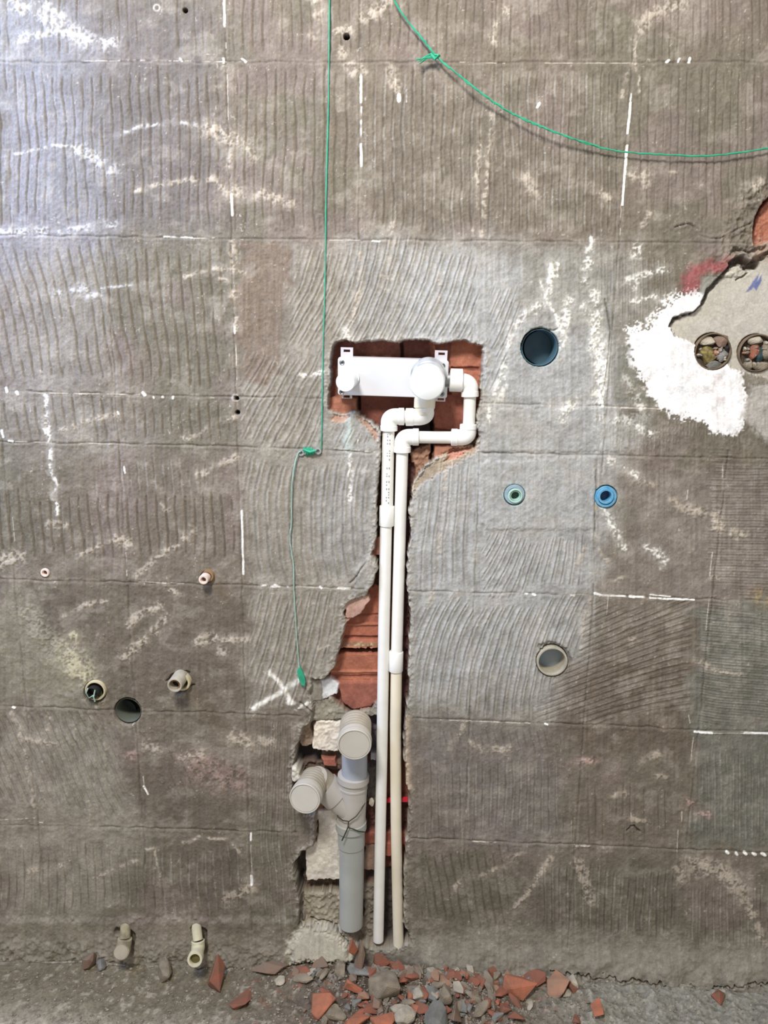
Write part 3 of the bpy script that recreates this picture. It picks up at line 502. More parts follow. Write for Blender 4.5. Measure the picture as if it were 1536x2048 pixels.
# ---- mortar skirt at the foot of the wall (right) and rough foot (left)
w_ = Win(-300, 1840, 1800, 2000); fl = 1912 + w_.u * .039
k = smooth(70, 5, fl - w_.v) * smooth(800, 900, w_.u); H[w_.s] += (k * (.016 + (N60[w_.s] - .5) * .02 + (N20[w_.s] - .5) * .008)).astype(np.float32)
k2 = smooth(60, 0, fl - w_.v) * (1 - smooth(560, 600, w_.u)); H[w_.s] += (k2 * (.006 + (N20[w_.s] - .5) * .012 + (N7[w_.s] - .5) * .006)).astype(np.float32)
gouge([(1100, 1938), (1170, 1946), (1250, 1950), (1330, 1960), (1400, 1972), (1440, 1962), (1560, 1958)], 2.5, .01, (72, 66, 58), .6, 16)

# ---- round holes: pipe mouths and plug holes
def hole(cx, cy, r, depth, col=(70, 66, 62), rim=None):
    w_ = Win(cx - r, cy - r, cx + r, cy + r, 14); d = np.sqrt((w_.u - cx) ** 2 + (w_.v - cy) ** 2)
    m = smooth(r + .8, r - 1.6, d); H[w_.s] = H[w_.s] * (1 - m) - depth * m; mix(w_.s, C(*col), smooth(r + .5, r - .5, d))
    if rim: k = smooth(r + 10, r + 1, d) * smooth(.35, .6, N7[w_.s]); mix(w_.s, C(*rim), k * .6 * (d > r))
hole(1080, 695, 38, .075, (74, 92, 98), (150, 160, 156)); hole(1104, 1322, 31.5, .07, (110, 110, 106)); hole(255, 1423, 27, .06, (92, 86, 76)); hole(693, 73, 6.5, .02, (40, 36, 34)); hole(370, 20, 5, .012, (60, 54, 50))
hole(474, 797, 4.5, .012, (56, 50, 46)); hole(475, 825, 4.5, .012, (56, 50, 46)); hole(1427, 703, 37.5, .022, (96, 80, 60)); hole(1516, 706, 38, .022, (110, 92, 74))
hole(1029, 990, 21, .02, (120, 150, 140)); hole(1212, 993, 22.5, .02, (70, 110, 130)); hole(190, 1383, 22, .02, (90, 84, 70)); hole(357, 1369, 20, .02, (84, 76, 64)); hole(89, 1147, 8, .012); hole(413, 1154, 12, .012)
gouge([(1062, 662), (1080, 656), (1100, 662), (1118, 658)], 3, .003, (110, 124, 120), .5); gouge([(1080, 1294), (1104, 1286), (1130, 1300), (1140, 1322)], 5, .005, (100, 98, 96), .5)
gouge([(335, 1362), (345, 1350), (375, 1345)], 3, .004); gouge([(378, 1370), (386, 1372)], 3, .005); gouge([(1255, 1660), (1268, 1650), (1280, 1664)], 2, .004)
gouge([(238, 1858), (262, 1864), (264, 1900)], 8, .012, (90, 82, 68), .5); gouge([(388, 1856), (408, 1862), (410, 1896)], 6, .012, (90, 82, 68), .5)
for cx, cy, r_, c_ in ((1029, 992, 30, (160, 180, 172)), (1208, 994, 30, (132, 150, 150)), (190, 1392, 32, (168, 162, 146)), (1080, 700, 46, (146, 160, 160)), (1104, 1324, 40, (128, 124, 116))):
    w_ = Win(cx - r_, cy - r_, cx + r_, cy + r_, 6); d = np.sqrt((w_.u - cx) ** 2 + (w_.v - cy) ** 2); mix(w_.s, C(*c_), smooth(r_, r_ * .6, d + (N20[w_.s] - .5) * 20) * smooth(.35, .6, N7[w_.s]) * .7)
mix((w_ := Win(1185, 1000, 1212, 1030)).s, C(190, 160, 96), smooth(9, 3, np.hypot(w_.u - 1192, w_.v - 1014)) * .6 * smooth(.4, .6, N3[w_.s]))
# ring prints of wall plugs
for cx, cy, r in ((314, 16, 6), (44, 18, 7), (471, 796, 6)):
    w_ = Win(cx - r, cy - r, cx + r, cy + r, 8); d = np.abs(np.sqrt((w_.u - cx) ** 2 + (w_.v - cy) ** 2) - r); k = smooth(3, .8, d); mix(w_.s, C(190, 182, 172), k * .8); H[w_.s] += (k * .001).astype(np.float32)

# fine pale speckle everywhere in the mortar
dust = fbm((ALLU := XX * 1200) / 34, ZZ * 1200 / 26, 111, 4); mix(ALL, C(172, 163, 150), smooth(.54, .72, dust) * .26 * (H > -.006)); mix(ALL, C(98, 90, 82), smooth(.46, .3, dust) * .2 * (H > -.006)); del ALLU, dust
spk = smooth(.86, .97, vnoise(U / 3.4, V / 3.4, 41)) * smooth(.5, .7, N20) * .5
mix(ALL, C(206, 198, 186), spk * (H > -.006))
TINT *= (0.86 + .28 * N7 + .2 * (N20 - .5) + .25 * (NV - .5) * (H > -.006))[..., None]

def grid_mesh(name, X, Y, Z, tint, material):
    h, w__ = X.shape; me = bpy.data.meshes.new(name); nv = h * w__
    co = np.stack([X, Y, Z], -1).astype(np.float32).reshape(-1); me.vertices.add(nv); me.vertices.foreach_set('co', co)
    i = np.arange((h - 1) * (w__ - 1)); r_, c_ = i // (w__ - 1), i % (w__ - 1); a = r_ * w__ + c_
    q = np.stack([a, a + 1, a + w__ + 1, a + w__], 1).astype(np.int32)
    me.loops.add(q.size); me.loops.foreach_set('vertex_index', q.reshape(-1)); me.polygons.add(len(q))
    me.polygons.foreach_set('loop_start', np.arange(0, q.size, 4, dtype=np.int32))
    me.update(calc_edges=True)
    at_ = me.attributes.new('tint', 'FLOAT_COLOR', 'POINT')
    at_.data.foreach_set('color', np.concatenate([np.clip(tint, 0, 1), np.ones(tint.shape[:2] + (1,), np.float32)], -1).astype(np.float32).reshape(-1))
    me.polygons.foreach_set('use_smooth', np.ones(len(q), bool)); me.materials.append(material)
    return link(bpy.data.objects.new(name, me))
wall = grid_mesh('wall_back', XX, -H, ZZ, TINT, attr_mat('old_mortar', grain=.16, gscale=330, bump=.45)); wall['kind'] = 'structure'
del U, V, WU, WV, N3, N7, N20, N60, N200, NV, TINT

# ------------------------------------------------------------------ floor
fx = axis(-0.74, 0.66, 0.0022, 0.36, 0.36, .012); fy = np.concatenate([np.arange(-1.0, -.24, .012), np.arange(-.24, .03, .0020)])
FX, FY = np.meshgrid(fx, fy); u, v = FX * 900, FY * 900
n3, n8, n30, n90 = vnoise(u / 3, v / 3, 71), fbm(u / 8, v / 8, 72, 3), fbm(u / 30, v / 30, 73, 3), fbm(u / 110, v / 60, 74, 3)
mid = np.exp(-((FX - .0) / .24) ** 2)
rough_r = smooth(-.28, -.12, FX)
FH = (n90 - .5) * .016 + (n30 - .5) * (.006 + .008 * rough_r) + (n8 - .5) * (.002 + .006 * rough_r) + (n3 - .5) * .0008 + mid * (.004 + .014 * smooth(-.14, -.01, FY) + (n8 - .5) * .008 + (n30 - .5) * .008)
FT = np.empty(FX.shape + (3,), np.float32); FT[:] = C(138, 130, 114)
def fmix(col, m): FT[:] = FT * (1 - m[..., None]) + C(*col) * m[..., None]
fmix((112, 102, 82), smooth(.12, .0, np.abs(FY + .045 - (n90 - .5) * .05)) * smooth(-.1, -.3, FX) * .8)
fmix((176, 168, 152), smooth(.06, .0, np.abs(FY + .165 - (n90 - .5) * .03)) * .55); fmix((206, 196, 176), smooth(-.135, -.165, FY + (n90 - .5) * .02) * smooth(-.15, -.4, FX) * .7 * smooth(.2, .6, n8)); fmix((98, 86, 76), smooth(.05, .4, n30) * np.clip(mid * 1.3, 0, 1)); fmix((146, 148, 140), smooth(.1, .5, FX) * .5)
fmix((200, 192, 176), smooth(.62, .75, n8) * .35); fmix((84, 78, 68), smooth(.4, .28, n8) * .4)
fmix((150, 88, 70), smooth(.7, .8, fbm(u / 12 + 50, v / 12, 79, 2)) * mid * .8)
FT *= (.8 + .4 * n3)[..., None]
floor = grid_mesh('floor', FX, FY, FLOOR + FH, FT, attr_mat('rough_screed', grain=.25, gscale=300, bump=.8)); floor['kind'] = 'structure'
def floor_h(x, y):
    i = min(max(int(np.searchsorted(fx, x)), 0), len(fx) - 1); j = min(max(int(np.searchsorted(fy, y)), 0), len(fy) - 1); return float(FH[j, i])

# ------------------------------------------------------------------ materials
M_PPR = mat('white_plastic_pipe', (240, 238, 232), .38, .03, 25, .03); M_FIT = mat('white_plastic_fitting', (244, 243, 239), .32, .02, 25, .03)
M_NUB = mat('ivory_plastic', (236, 228, 208), .4, .04, 30, .03)
M_PPR2 = mat('dusty_cream_pipe', (232, 222, 200), .5, .04, 14, .05)
M_BOX = mat('white_box_plastic', (224, 224, 228), .35, .02, 20, .02); M_CAPW = mat('frosted_cap', (249, 253, 253), .25, .02, 20, .0)
M_CLEAR = mat('translucent_ring', (186, 188, 190), .25, .15, 60, .0); M_TAB = mat('tab_plastic', (214, 208, 212), .4, .04, 60, .03)
M_STEEL = mat('steel', (150, 150, 150), .35, .1, 80, .05, metal=.9); M_DARK = mat('dark_recess', (30, 28, 27), .9, .1, 60, .0)
M_PVC = mat('grey_pvc', (170, 172, 166), .5, .06, 14, .06); M_PVCB = mat('blue_grey_pvc', (172, 176, 184), .5, .05, 20, .05); M_PVCW = mat('warm_grey_pvc', (186, 180, 172), .5, .06, 20, .06)
M_CAPG = mat('beige_cap', (196, 190, 178), .55, .04, 18, .05); M_COLL = mat('ribbed_collar', (168, 158, 140), .6, .08, 40, .1)
M_WIRE = mat('dark_wire', (62, 66, 56), .5, .1, 80, .0, metal=.4); M_GREEN = mat('green_string', (46, 160, 122), .7, .12, 90, .1)
M_PALEG = mat('dusty_string', (150, 176, 158), .8, .12, 90, .1); M_RED = mat('red_plastic', (206, 40, 62), .45, .08, 40, .0)
M_BLUE = mat('blue_plastic', (70, 146, 190), .5, .1, 160, .1, rgb2=(116, 168, 192)); M_MINT = mat('mint_plastic', (176, 208, 194), .5, .1, 60, .1); M_PBLUE = mat('pale_blue_mortar', (150, 172, 184), .8, .12, 60, .3)
M_BEIGE = mat('beige_fitting', (196, 184, 150), .5, .1, 50, .1); M_BRASS = mat('brown_fitting', (150, 116, 80), .55, .15, 60, .1); M_PINKW = mat('pinkish_plug', (226, 206, 192), .6, .06, 60, .1)
M_TEAL = mat('teal_pipe', (74, 104, 118), .5, .15, 30, .1); M_BLUEIN = mat('blue_plug', (128, 150, 172), .5, .08, 20, .05, rgb2=(150, 160, 164)); M_RINGP = mat('pipe_rim', (176, 168, 150), .6, .1, 50, .2)
M_ZINC = mat('zinc_strip', (168, 172, 170), .45, .12, 60, .1, metal=.5); M_PRINT = mat('print_ink', (150, 150, 152), .6, .05, 60, .0)
DUST = (126, 110, 94)
M_BRICK = [mat('brick_orange', (184, 110, 82), .9, .14, 45, .5, rgb2=(142, 96, 74)), mat('brick_red', (148, 88, 68), .9, .16, 45, .5, rgb2=(116, 86, 70)), mat('brick_pale', (172, 126, 102), .9, .14, 45, .5, rgb2=(142, 116, 96)), mat('brick_dusty', (132, 106, 90), .95, .16, 45, .5, rgb2=DUST)]
M_STONE = [mat('mortar_chunk', (142, 130, 112), .95, .16, 60, .7), mat('pale_chunk', (178, 168, 150), .95, .14, 60, .7), mat('grey_chunk', (132, 130, 124), .95, .16, 60, .7), mat('blue_grey_chunk', (122, 121, 115), .95, .12, 60, .6)]
M_YELL = mat('yellow_debris', (168, 150, 88), .9, .3, 160, .9, rgb2=(96, 84, 52))

# ------------------------------------------------------------------ concealed mixer box
PL = .000                                            # plate centre plane
pc = at(785.5, 756, PL); tl, tr, bl, br_ = at(675, 714, PL), at(896, 723, PL), at(676, 791, PL), at(893, 796, PL)
ux = ((tr - tl) + (br_ - bl)).normalized(); up0 = ((tl - bl) + (tr - br_)).normalized()
tilt = math.radians(11); un = (Vector((0, -math.cos(tilt), -math.sin(tilt)))); un = (un - ux * un.dot(ux)).normalized(); uy = un.cross(ux).normalized()
if uy.z < 0: uy = -uy
W_, H_ = (tr - tl).length / 2, (tl - bl).length / 2
def BX(px, py):                                      # pixel -> plate coords (approx. on the plate plane)
    p = at(px, py, PL); return (p - pc).dot(ux), (p - pc).dot(uy)
mixer = empty('shower_mixer', pc, 'white rectangular concealed shower mixer body with two round caps, set in the brick recess', 'shower mixer')
mb = MB(); 
out = rrect(-W_, -H_, W_, H_, .004)
mb.add(*prism(out, pc, ux, uy, un, -.004, .0)); inn = rrect(-W_ + .001, -H_ + .001, W_ - .001, H_ - .001, .0035); mb.add(*prism(inn, pc, ux, uy, un, 0, .0008)); mb.build('cover_plate', M_BOX, mixer)
mb = MB(); mb.add(*prism(rrect(-W_ + .004, -H_ + .004, W_ - .002, H_ - .004, .004), pc, ux, uy, un, -.032, -.004)); mb.build('housing', M_TAB, mixer)
def knob(name, px0, py0, px1, py1, depth, r, m, prof, seg=48):
    a = at(px0, py0, -.001); b = at(px1, py1, -depth); L = (b - a).length; mb = MB(); mb.add(*lathe(a, b, [(t * L, q * r) for t, q in prof], seg)); return mb.build(name, m, mixer), a, b
knob('small_cap', 698, 755, 690.5, 765, .050, .0150, M_CAPW, [(0, 1.1), (.05, 1.1), (.06, .93), (.5, .93), (.52, 1.0), (.93, 1.0), (.99, .93), (1.0, .8), (1.0, .0)])
knob('guard_ring', 857, 749, 856.5, 755, .018, .0270, M_CLEAR, [(0, 1.05), (.3, 1.05), (.32, .98), (.9, .98), (1, .9), (1, .5)])
knob('large_cap', 857, 751, 854.5, 768, .052, .0269, M_CAPW, [(.1, .8), (.62, .86), (.64, 1.0), (.93, 1.0), (.98, .96), (1, .9), (1.0, .0)])
for px, py, tx0, ty0, tx1, ty1 in ((694, 703, 682, 694, 706, 717), (883, 709, 870, 700, 894, 724), (692, 795, 682, 786, 703, 801), (882, 800, 872, 790, 891, 807)):
    x0, y1 = BX(tx0, ty0); x1, y0 = BX(tx1, ty1); sx, sy = BX(px, py if py > 720 and py < 0 else py)
    mb = MB(); w2, h2 = .0052, .0022
    cx_, cy_ = BX(px, py); hy = cy_ + (.0015 if py < 750 else -.0015)
    # frame of four bars round the slot
    for a0, b0, a1, b1 in ((x0, hy + h2, x1, y1), (x0, y0, x1, hy - h2), (x0, hy - h2, cx_ - w2, hy + h2), (cx_ + w2, hy - h2, x1, hy + h2)):
        if a1 > a0 and b1 > b0: mb.add(*prism([(a0, b0), (a1, b0), (a1, b1), (a0, b1)], pc, ux, uy, un, -.0075, -.0045))
    mb.build('mounting_tab', M_TAB, mixer, smooth=False)
for px, py in ((684.5, 723.5), (885, 730), (884, 789), (683, 785)):
    x, y = BX(px, py); c = pc + ux * x + uy * y; mb = MB(); mb.add(*lathe(c, c + un, [(.0, .0042), (.0016, .0042), (.0020, .0034), (.0012, .0022), (.0012, .0)], 20)); s_ = mb.build('screw', M_STEEL, mixer)
    mb = MB(); q = c + un * .0013
    for a_ in (0, 1):
        d1, d2 = (ux, uy) if a_ else (uy, ux); mb.add(*prism([(-.0018, -.0004), (.0018, -.0004), (.0018, .0004), (-.0018, .0004)], q, d1, d2, un, 0, .0003))
    mb.build('screw_slot', M_DARK, s_, smooth=False)
a, b = at(850, 792, .012), at(848, 830, .010); mb = MB(); mb.add(*lathe(a, b, [(0, .0175), ((b - a).length * .62, .0172), ((b - a).length * .66, .015), ((b - a).length, .0145)], 32)); mb.build('bottom_outlet', M_NUB, mixer)
a, b = at(890, 760, .012), at(903, 760, .012); mb = MB(); mb.add(*sweep([a, b], .015, 24)); mb.build('side_outlet', M_STEEL, mixer)

# ------------------------------------------------------------------ supply pipes
def elbow_mb(p, c, q, r_out, r_rim, frac=.36):
    r_out, r_rim = r_rim * .945, r_rim
    """elbow fitting from p through corner c to q with fatter rimmed sockets"""
    p, c, q = Vector(p), Vector(c), Vector(q); a = c + (p - c) * frac * 1.25; b = c + (q - c) * frac * 1.25; s1 = c + (p - c) * .62; s2 = c + (q - c) * .62
    path = [p, p, p + (s1 - p) * .97, s1, a] + arc(a, c, b, 10)[1:-1] + [b, s2, q + (s2 - q) * .97, q, q]
    k = len(arc(a, c, b, 10)) - 2
    rad = [r_rim * .86, r_rim, r_rim, r_out, r_out] + [r_out] * k + [r_out, r_out, r_rim, r_rim, r_rim * .86]
    path = [p + (c - p).normalized() * .0, p + (c - p).normalized() * .0008] + path[2:-2] + [q + (c - q).normalized() * .0008, q]
    mb = MB(); mb.add(*sweep(path, rad, 28)); return mb
def coupling_mb(a, b, r):
    a, b = Vector(a), Vector(b); L = (b - a).length; mb = MB(); mb.add(*lathe(a, b, [(0, r * .84), (.0006, r * .96), (.0016, r), (L - .0016, r), (L - .0006, r * .96), (L, r * .84)], 32)); return mb
Y1 = .011
pr = empty('supply_pipe', at(797, 1885, Y1), 'right-hand white water pipe, leaving the side of the mixer and stepping down the chase', 'pipe', 'white plastic supply pipes in the chase')
e1 = elbow_mb(at(903, 762, Y1), at(940, 764, Y1), at(940, 794, Y1), .0128, .0142); e1.build('elbow', M_FIT, pr)
mb = MB(); a, b = at(899, 760, Y1), at(926, 761, Y1); mb.add(*lathe(a, b, [(0, .0165), (.001, .0185), ((b - a).length * .93, .0185), ((b - a).length, .0145)], 32)); mb.build('threaded_adapter', M_FIT, pr)
elbow_mb(at(937, 848, Y1), at(936, 875, Y1), at(902, 874.5, Y1), .0128, .0142).build('elbow', M_FIT, pr)
elbow_mb(at(838, 874, Y1), at(805, 874, Y1), at(804.5, 905, Y1), .0128, .0142).build('elbow', M_FIT, pr)
R1 = .0101
for pts, nm in (([(940, 790), (938, 850)], 'pipe_section'), ([(905, 875), (835, 874.5)], 'pipe_section'), ([(804.5, 900), (800, 1060), (793, 1320)], 'pipe_section'), ([(793, 1320), (791, 1450), (792, 1640), (797, 1892)], 'pipe_section')):
    mb = MB(); mb.add(*sweep([at(x, y, Y1) for x, y in pts], R1, 24)); mb.build(nm, M_PPR2 if pts[0][1] > 1200 else M_PPR, pr)
coupling_mb(at(792.5, 1302, Y1), at(791.5, 1342, Y1), .0126).build('coupling', M_FIT, pr)
pl = empty('supply_pipe', at(757, 1873, Y1), 'left-hand white water pipe, leaving the underside of the mixer, printed along its upper part', 'pipe', 'white plastic supply pipes in the chase')
elbow_mb(at(850, 812, .008), at(853, 834, Y1), at(811, 834, Y1), .0132, .0145).build('elbow', M_FIT, pl)
elbow_mb(at(809, 833, Y1), at(778, 833, Y1), at(777.5, 862, Y1), .0128, .0142).build('elbow', M_FIT, pl)
for pts in ([(812, 833.5), (806, 833.5)], [(777, 858), (776, 900), (774, 1030)], [(772.5, 1030), (768, 1250), (764, 1500), (760, 1700), (756.5, 1880)]):
    mb = MB(); mb.add(*sweep([at(x, y, Y1) for x, y in pts], R1, 24)); mb.build('pipe_section', M_PPR, pl)
coupling_mb(at(774, 1011, Y1), at(773, 1052, Y1), .0126).build('coupling', M_FIT, pl)
rnd = random.Random(3); mb = MB(); y = 868.0
while y < 1005:                                       # faint printed marking along the pipe
    L_ = rnd.uniform(1.2, 4.0)
    for off in (-2.2, 2.2):
        if rnd.random() < .7:
            a = at(778 + off + rnd.uniform(-.6, .6) - (y - 868) * .012, y, 0); rr = R1 + .0002; cxw = at(777 - (y - 868) * .022, y, Y1)
            x = at(778 + off - (y - 868) * .022, y, Y1).x - cxw.x; yy = Y1 - math.sqrt(rr * rr - x * x) - .00005
            z0 = at(777, y, 0).z; h_ = L_ * .00083; wv = .0009
            P = [(cxw.x + x - wv, yy, z0), (cxw.x + x + wv, yy, z0), (cxw.x + x + wv, yy, z0 - h_), (cxw.x + x - wv, yy, z0 - h_)]
            mb.add(P + [(p[0], p[1] + .0004, p[2]) for p in P], [(0, 1, 2, 3), (7, 6, 5, 4), (0, 4, 5, 1), (1, 5, 6, 2), (2, 6, 7, 3), (3, 7, 4, 0)])
    y += L_ + rnd.uniform(1.5, 5 if rnd.random() < .85 else 14)
mb.build('printed_marking', M_PRINT, pl, smooth=False)

# ------------------------------------------------------------------ drain pipe
YD = .010
dr = empty('drain_pipe', at(703, 1850, YD), 'grey plastic waste pipe standing in the chase with two round beige end caps facing out', 'drain pipe')
mb = MB(); mb.add(*sweep([at(704, 1655, YD), at(703, 1760, YD), at(702, 1848, YD)], [.0232, .0230, .0222], 36)); mb.build('lower_pipe', M_PVC, dr)
mb = MB(); a, b = at(702, 1640, YD), at(703, 1690, YD); L = (b - a).length; mb.add(*lathe(a, b, [(0, .026), (.002, .0285), (.016, .0285), (.018, .0252), (L - .001, .0248), (L, .0238)], 36)); mb.build('lower_socket', M_PVC, dr)
mb = MB(); a, b = at(707, 1548, YD), at(702, 1648, YD); L = (b - a).length
mb.add(*lathe(a, b, [(0, .0262), (.001, .0285), (.0115, .0290), (.013, .0262), (.022, .0258), (.0225, .0268), (.026, .0268), (.0265, .026), (L * .8, .0262), (L, .0268)], 40))
br0, br1 = at(704, 1622, YD), at(650, 1572, YD); mb.add(*sweep([br0, br0 + (br1 - br0) * .55, br0 + (br1 - br0) * .56, br1], [.0245, .0245, .0268, .0268], 36)); mb.build('wye_fitting', M_PVCW, dr)
mb = MB(); mb.add(*sweep([at(709, 1470, YD), at(709, 1556, YD)], .0232, 36)); mb.build('upper_stub', M_PVCB, dr)
def capped(cbx, cby, cfx, cfy, r, colmat, front=.058):
    a, b = at(cbx, cby, .02), at(cfx, cfy, -front); L = (b - a).length
    mb = MB(); prof = [(0, r * .7), (.004, r * .86)]
    for i in range(6):
        t0 = .008 + i * (L - .028) / 6; prof += [(t0, r * .9), (t0 + .002, r * .955), (t0 + .005, r * .955), (t0 + .007, r * .9)]
    prof += [(L - .018, r * .9), (L - .018, r * .2)]; mb.add(*lathe(a, b, prof, 40)); c_ = mb.build('ribbed_elbow', colmat, dr)
    mb = MB(); mb.add(*lathe(a + (b - a).normalized() * (L - .02), b, [(0, r * .9), (.0005, r * .99), (.009, r), (.0092, r * .955), (.0108, r * .955), (.011, r * .985), (.0188, r * .985), (.0198, r * .955), (.0198, r * .915), (.0180, r * .912), (.0180, r * .88), (.0192, r * .86), (.0194, r * .5), (.0194, 0)], 48)); mb.build('end_cap', M_CAPG, dr)
capped(712, 1442, 709, 1490, .0292, M_COLL); capped(632, 1556, 609, 1598, .0280, M_COLL, .056)
mb = MB(); mb.add(*sweep([at(655, 1576, YD), at(640, 1562, YD), at(632, 1556, .0)], [.0245, .0245, .022], 32)); mb.build('branch_bend', M_COLL, dr)
tw = MB()
RB = YD - .0300
tw.add(*sweep([at(672, 1622, RB + .018), at(676, 1634, RB + .008), at(686, 1641, RB), at(698, 1643, RB - .002), at(712, 1633, RB), at(722, 1620, RB + .006), at(730, 1606, RB + .02)], .0011, 8))
tw.add(*sweep([at(697, 1643, RB - .002), at(696, 1655, RB - .003), at(706, 1658, RB - .001), at(718, 1663, RB + .003), at(729, 1664, RB + .012)], .0011, 8))
tw.add(*sweep([at(697, 1652, RB - .003), at(692, 1664, RB - .004), at(684, 1681, RB - .002)], .0012, 8))
tag(tw.build('tie_wire', M_WIRE, origin=at(697, 1650, RB)), 'thin dark wire twisted round the grey waste pipe below its branch', 'wire')

# ------------------------------------------------------------------ odd bits in the chase
mb = MB(); a, b = at(752, 1600, .028), at(819, 1597, .020)
mb.add(*prism([(-.000, -.0042), ((b - a).length, -.0042), ((b - a).length, .0042), (0, .0042)], a, (b - a).normalized(), Vector((0, 0, 1)), Vector((0, -1, 0)), 0, .004))
tag(mb.build('plastic_strip', M_RED, smooth=False, origin=a), 'narrow red plastic strip lying across the chase behind the white pipes', 'strip')
def chunk(name, loc, size, m, seed, flat=1.0, label=None, cat=None, group=None, rot=None, npt=None, rough=.25):
    bk = name.startswith('brick'); npt = npt or (9 if bk else 22)
    r_ = random.Random(seed); bm = bmesh.new()
    for i in range(npt):
        z = r_.uniform(-1, 1); a = r_.uniform(0, 2 * math.pi); q = math.sqrt(1 - z * z); s = 1 - rough * r_.random()
        bm.verts.new((q * math.cos(a) * s * size[0], q * math.sin(a) * s * size[1], z * s * size[2] * flat))
    ch = bmesh.ops.convex_hull(bm, input=bm.verts); 
    bmesh.ops.delete(bm, geom=[v_ for v_ in bm.verts if not v_.link_faces], context='VERTS')
    bmesh.ops.bevel(bm, geom=list(bm.edges), offset=min(size) * (.06 if bk else .14), segments=1, affect='EDGES', clamp_overlap=True)
    rm = Matrix.Rotation(rot[2] if rot else r_.uniform(0, 6.28), 4, 'Z') @ Matrix.Rotation(rot[0] if rot else r_.uniform(-.35, .35), 4, 'X') @ Matrix.Rotation(rot[1] if rot else r_.uniform(-.35, .35), 4, 'Y')
    bmesh.ops.transform(bm, matrix=rm, verts=bm.verts)
    me = bpy.data.meshes.new(name); bm.to_mesh(me); bm.free(); me.materials.append(m); o = bpy.data.objects.new(name, me); o.location = loc; link(o)
    zmin = min(v_.co.z for v_ in me.vertices); return tag(o, label, cat, group), zmin
c_, _z = chunk('plaster_crumb', at(743, 1604, .004), (.0065, .006, .010), M_STONE[1], 5, label='small whitish plaster crumb wedged between waste pipe and left white pipe', cat='plaster crumb', rot=(0, 0, .4))
c_.location = at(743, 1604, .012)

# ------------------------------------------------------------------ pipe mouths and fittings in the wall
def ring_mb(c, axis_, r_out, r_in, depth, front, seg=40, rim=.0012):
    """hollow tube: front rim at c + axis*front, going back depth"""
    c = Vector(c); a = c - axis_ * depth; mb = MB(); L = depth + front; u_, v_ = frame_for(axis_); V_ = []; F_ = []
    prof = [(0, r_out), (L - rim, r_out), (L, r_out - rim * .7), (L, r_in + rim * .5), (L - rim, r_in), (0, r_in)]
    for t, q in prof:
        for k in range(seg):
            an = 2 * math.pi * k / seg; V_.append(a + axis_ * t + (u_ * math.cos(an) + v_ * math.sin(an)) * q)
    n = len(prof)
    for i in range(n):
        for k in range(seg): k2 = (k + 1) % seg; j = (i + 1) % n; F_.append((i * seg + k, i * seg + k2, j * seg + k2, j * seg + k))
    mb.add(V_, F_); return mb
OUT = Vector((0, -1, 0))
def disc_mb(c, axis_, r, th=.002, dome=0.0):
    mb = MB(); mb.add(*lathe(Vector(c) - axis_ * th, Vector(c), [(0, r), (th, r), (th + dome * .6, r * .6), (th + dome, r * .2), (th + dome, 0)], 36)); return mb
def px_r(px, py, r): return (at(px + r, py) - at(px - r, py)).length / 2
# dark teal sleeve
c = at(1080, 695); r = px_r(1080, 695, 37); s = empty('pipe_sleeve', c, 'large open round pipe sleeve with dark teal inside, right of the mixer recess', 'pipe opening')
ring_mb(c, OUT, r, r * .93, .07, -.004).build('sleeve_wall', M_TEAL, s); disc_mb(at(1081, 695, .055) , OUT, r * .93, .004).build('sleeve_end', M_TEAL, s)
c = at(1104, 1322); r = px_r(1104, 1322, 31); s = empty('pipe_sleeve', c, 'round grey pipe end with beige rim and blue plug inside, low on the right', 'pipe opening')
ring_mb(c, OUT, r, r * .86, .05, .003).build('sleeve_wall', M_RINGP, s); disc_mb(at(1104, 1322, .030), OUT, r * .87, .004).build('sleeve_plug', M_BLUEIN, s)
c = at(255, 1423); r = px_r(255, 1423, 26); s = empty('pipe_sleeve', c, 'dark open round pipe hole just right of and below the beige ringed fitting', 'pipe opening')
ring_mb(c, OUT, r, r * .93, .058, -.004).build('sleeve_wall', mat('dim_green_pipe', (96, 100, 88), .6, .12, 30, .1), s); disc_mb(at(250, 1421, .046), OUT, r * .9, .003).build('sleeve_end', mat('pipe_inside', (58, 68, 66), .6, .15, 30, .1), s)
# valve ends with broken threads
def outlet(name, px, py, r_px, parts, label, cat, group=None):
    c = at(px, py); s = empty(name, c, label, cat, group)
    for (nm, x, y, ro, ri, back, front, m) in parts:
        # x,y: pixel of the front rim centre; the tube runs straight out of the wall
        f_ = at(x, y, -front); ax = OUT; ring_mb(f_, ax, px_r(x, y, ro), px_r(x, y, ri), back + front, 0).build(nm, m, s)
    return s
s = outlet('water_outlet', 1029, 990, 21, [('flange', 1029, 989, 20.5, 13, .012, .0015, M_PBLUE), ('threaded_insert', 1031, 992, 15, 11, .018, .004, M_MINT), ('inner_sleeve', 1031, 992, 10.6, 8.4, .018, .002, M_MINT)], 'mint green threaded water outlet ringed with pale blue, left of the bright blue one', 'water outlet')
disc_mb(at(1030, 991, .012), OUT, .011, .002).build('outlet_plug', mat('dark_green', (44, 84, 74), .5, .2, 60, .1), s)
s = outlet('water_outlet', 1212, 993, 22, [('flange', 1212, 994, 22, 16, .012, .003, M_BLUE), ('threaded_insert', 1212, 993, 16.2, 11, .018, .005, M_BLUE)], 'bright blue ring-shaped water outlet with dark oval bore', 'water outlet')
disc_mb(at(1212, 993, .013), OUT, .012, .002).build('outlet_plug', mat('deep_blue', (34, 74, 110), .5, .2, 60, .1), s)
s = outlet('water_outlet', 190, 1383, 22, [('flange', 190, 1382, 20.5, 16.5, .014, .006, M_BEIGE), ('threaded_insert', 183, 1387, 12, 9.5, .02, .012, M_DARK)], 'beige ringed water outlet with torn green thread inside, at lower left', 'water outlet')
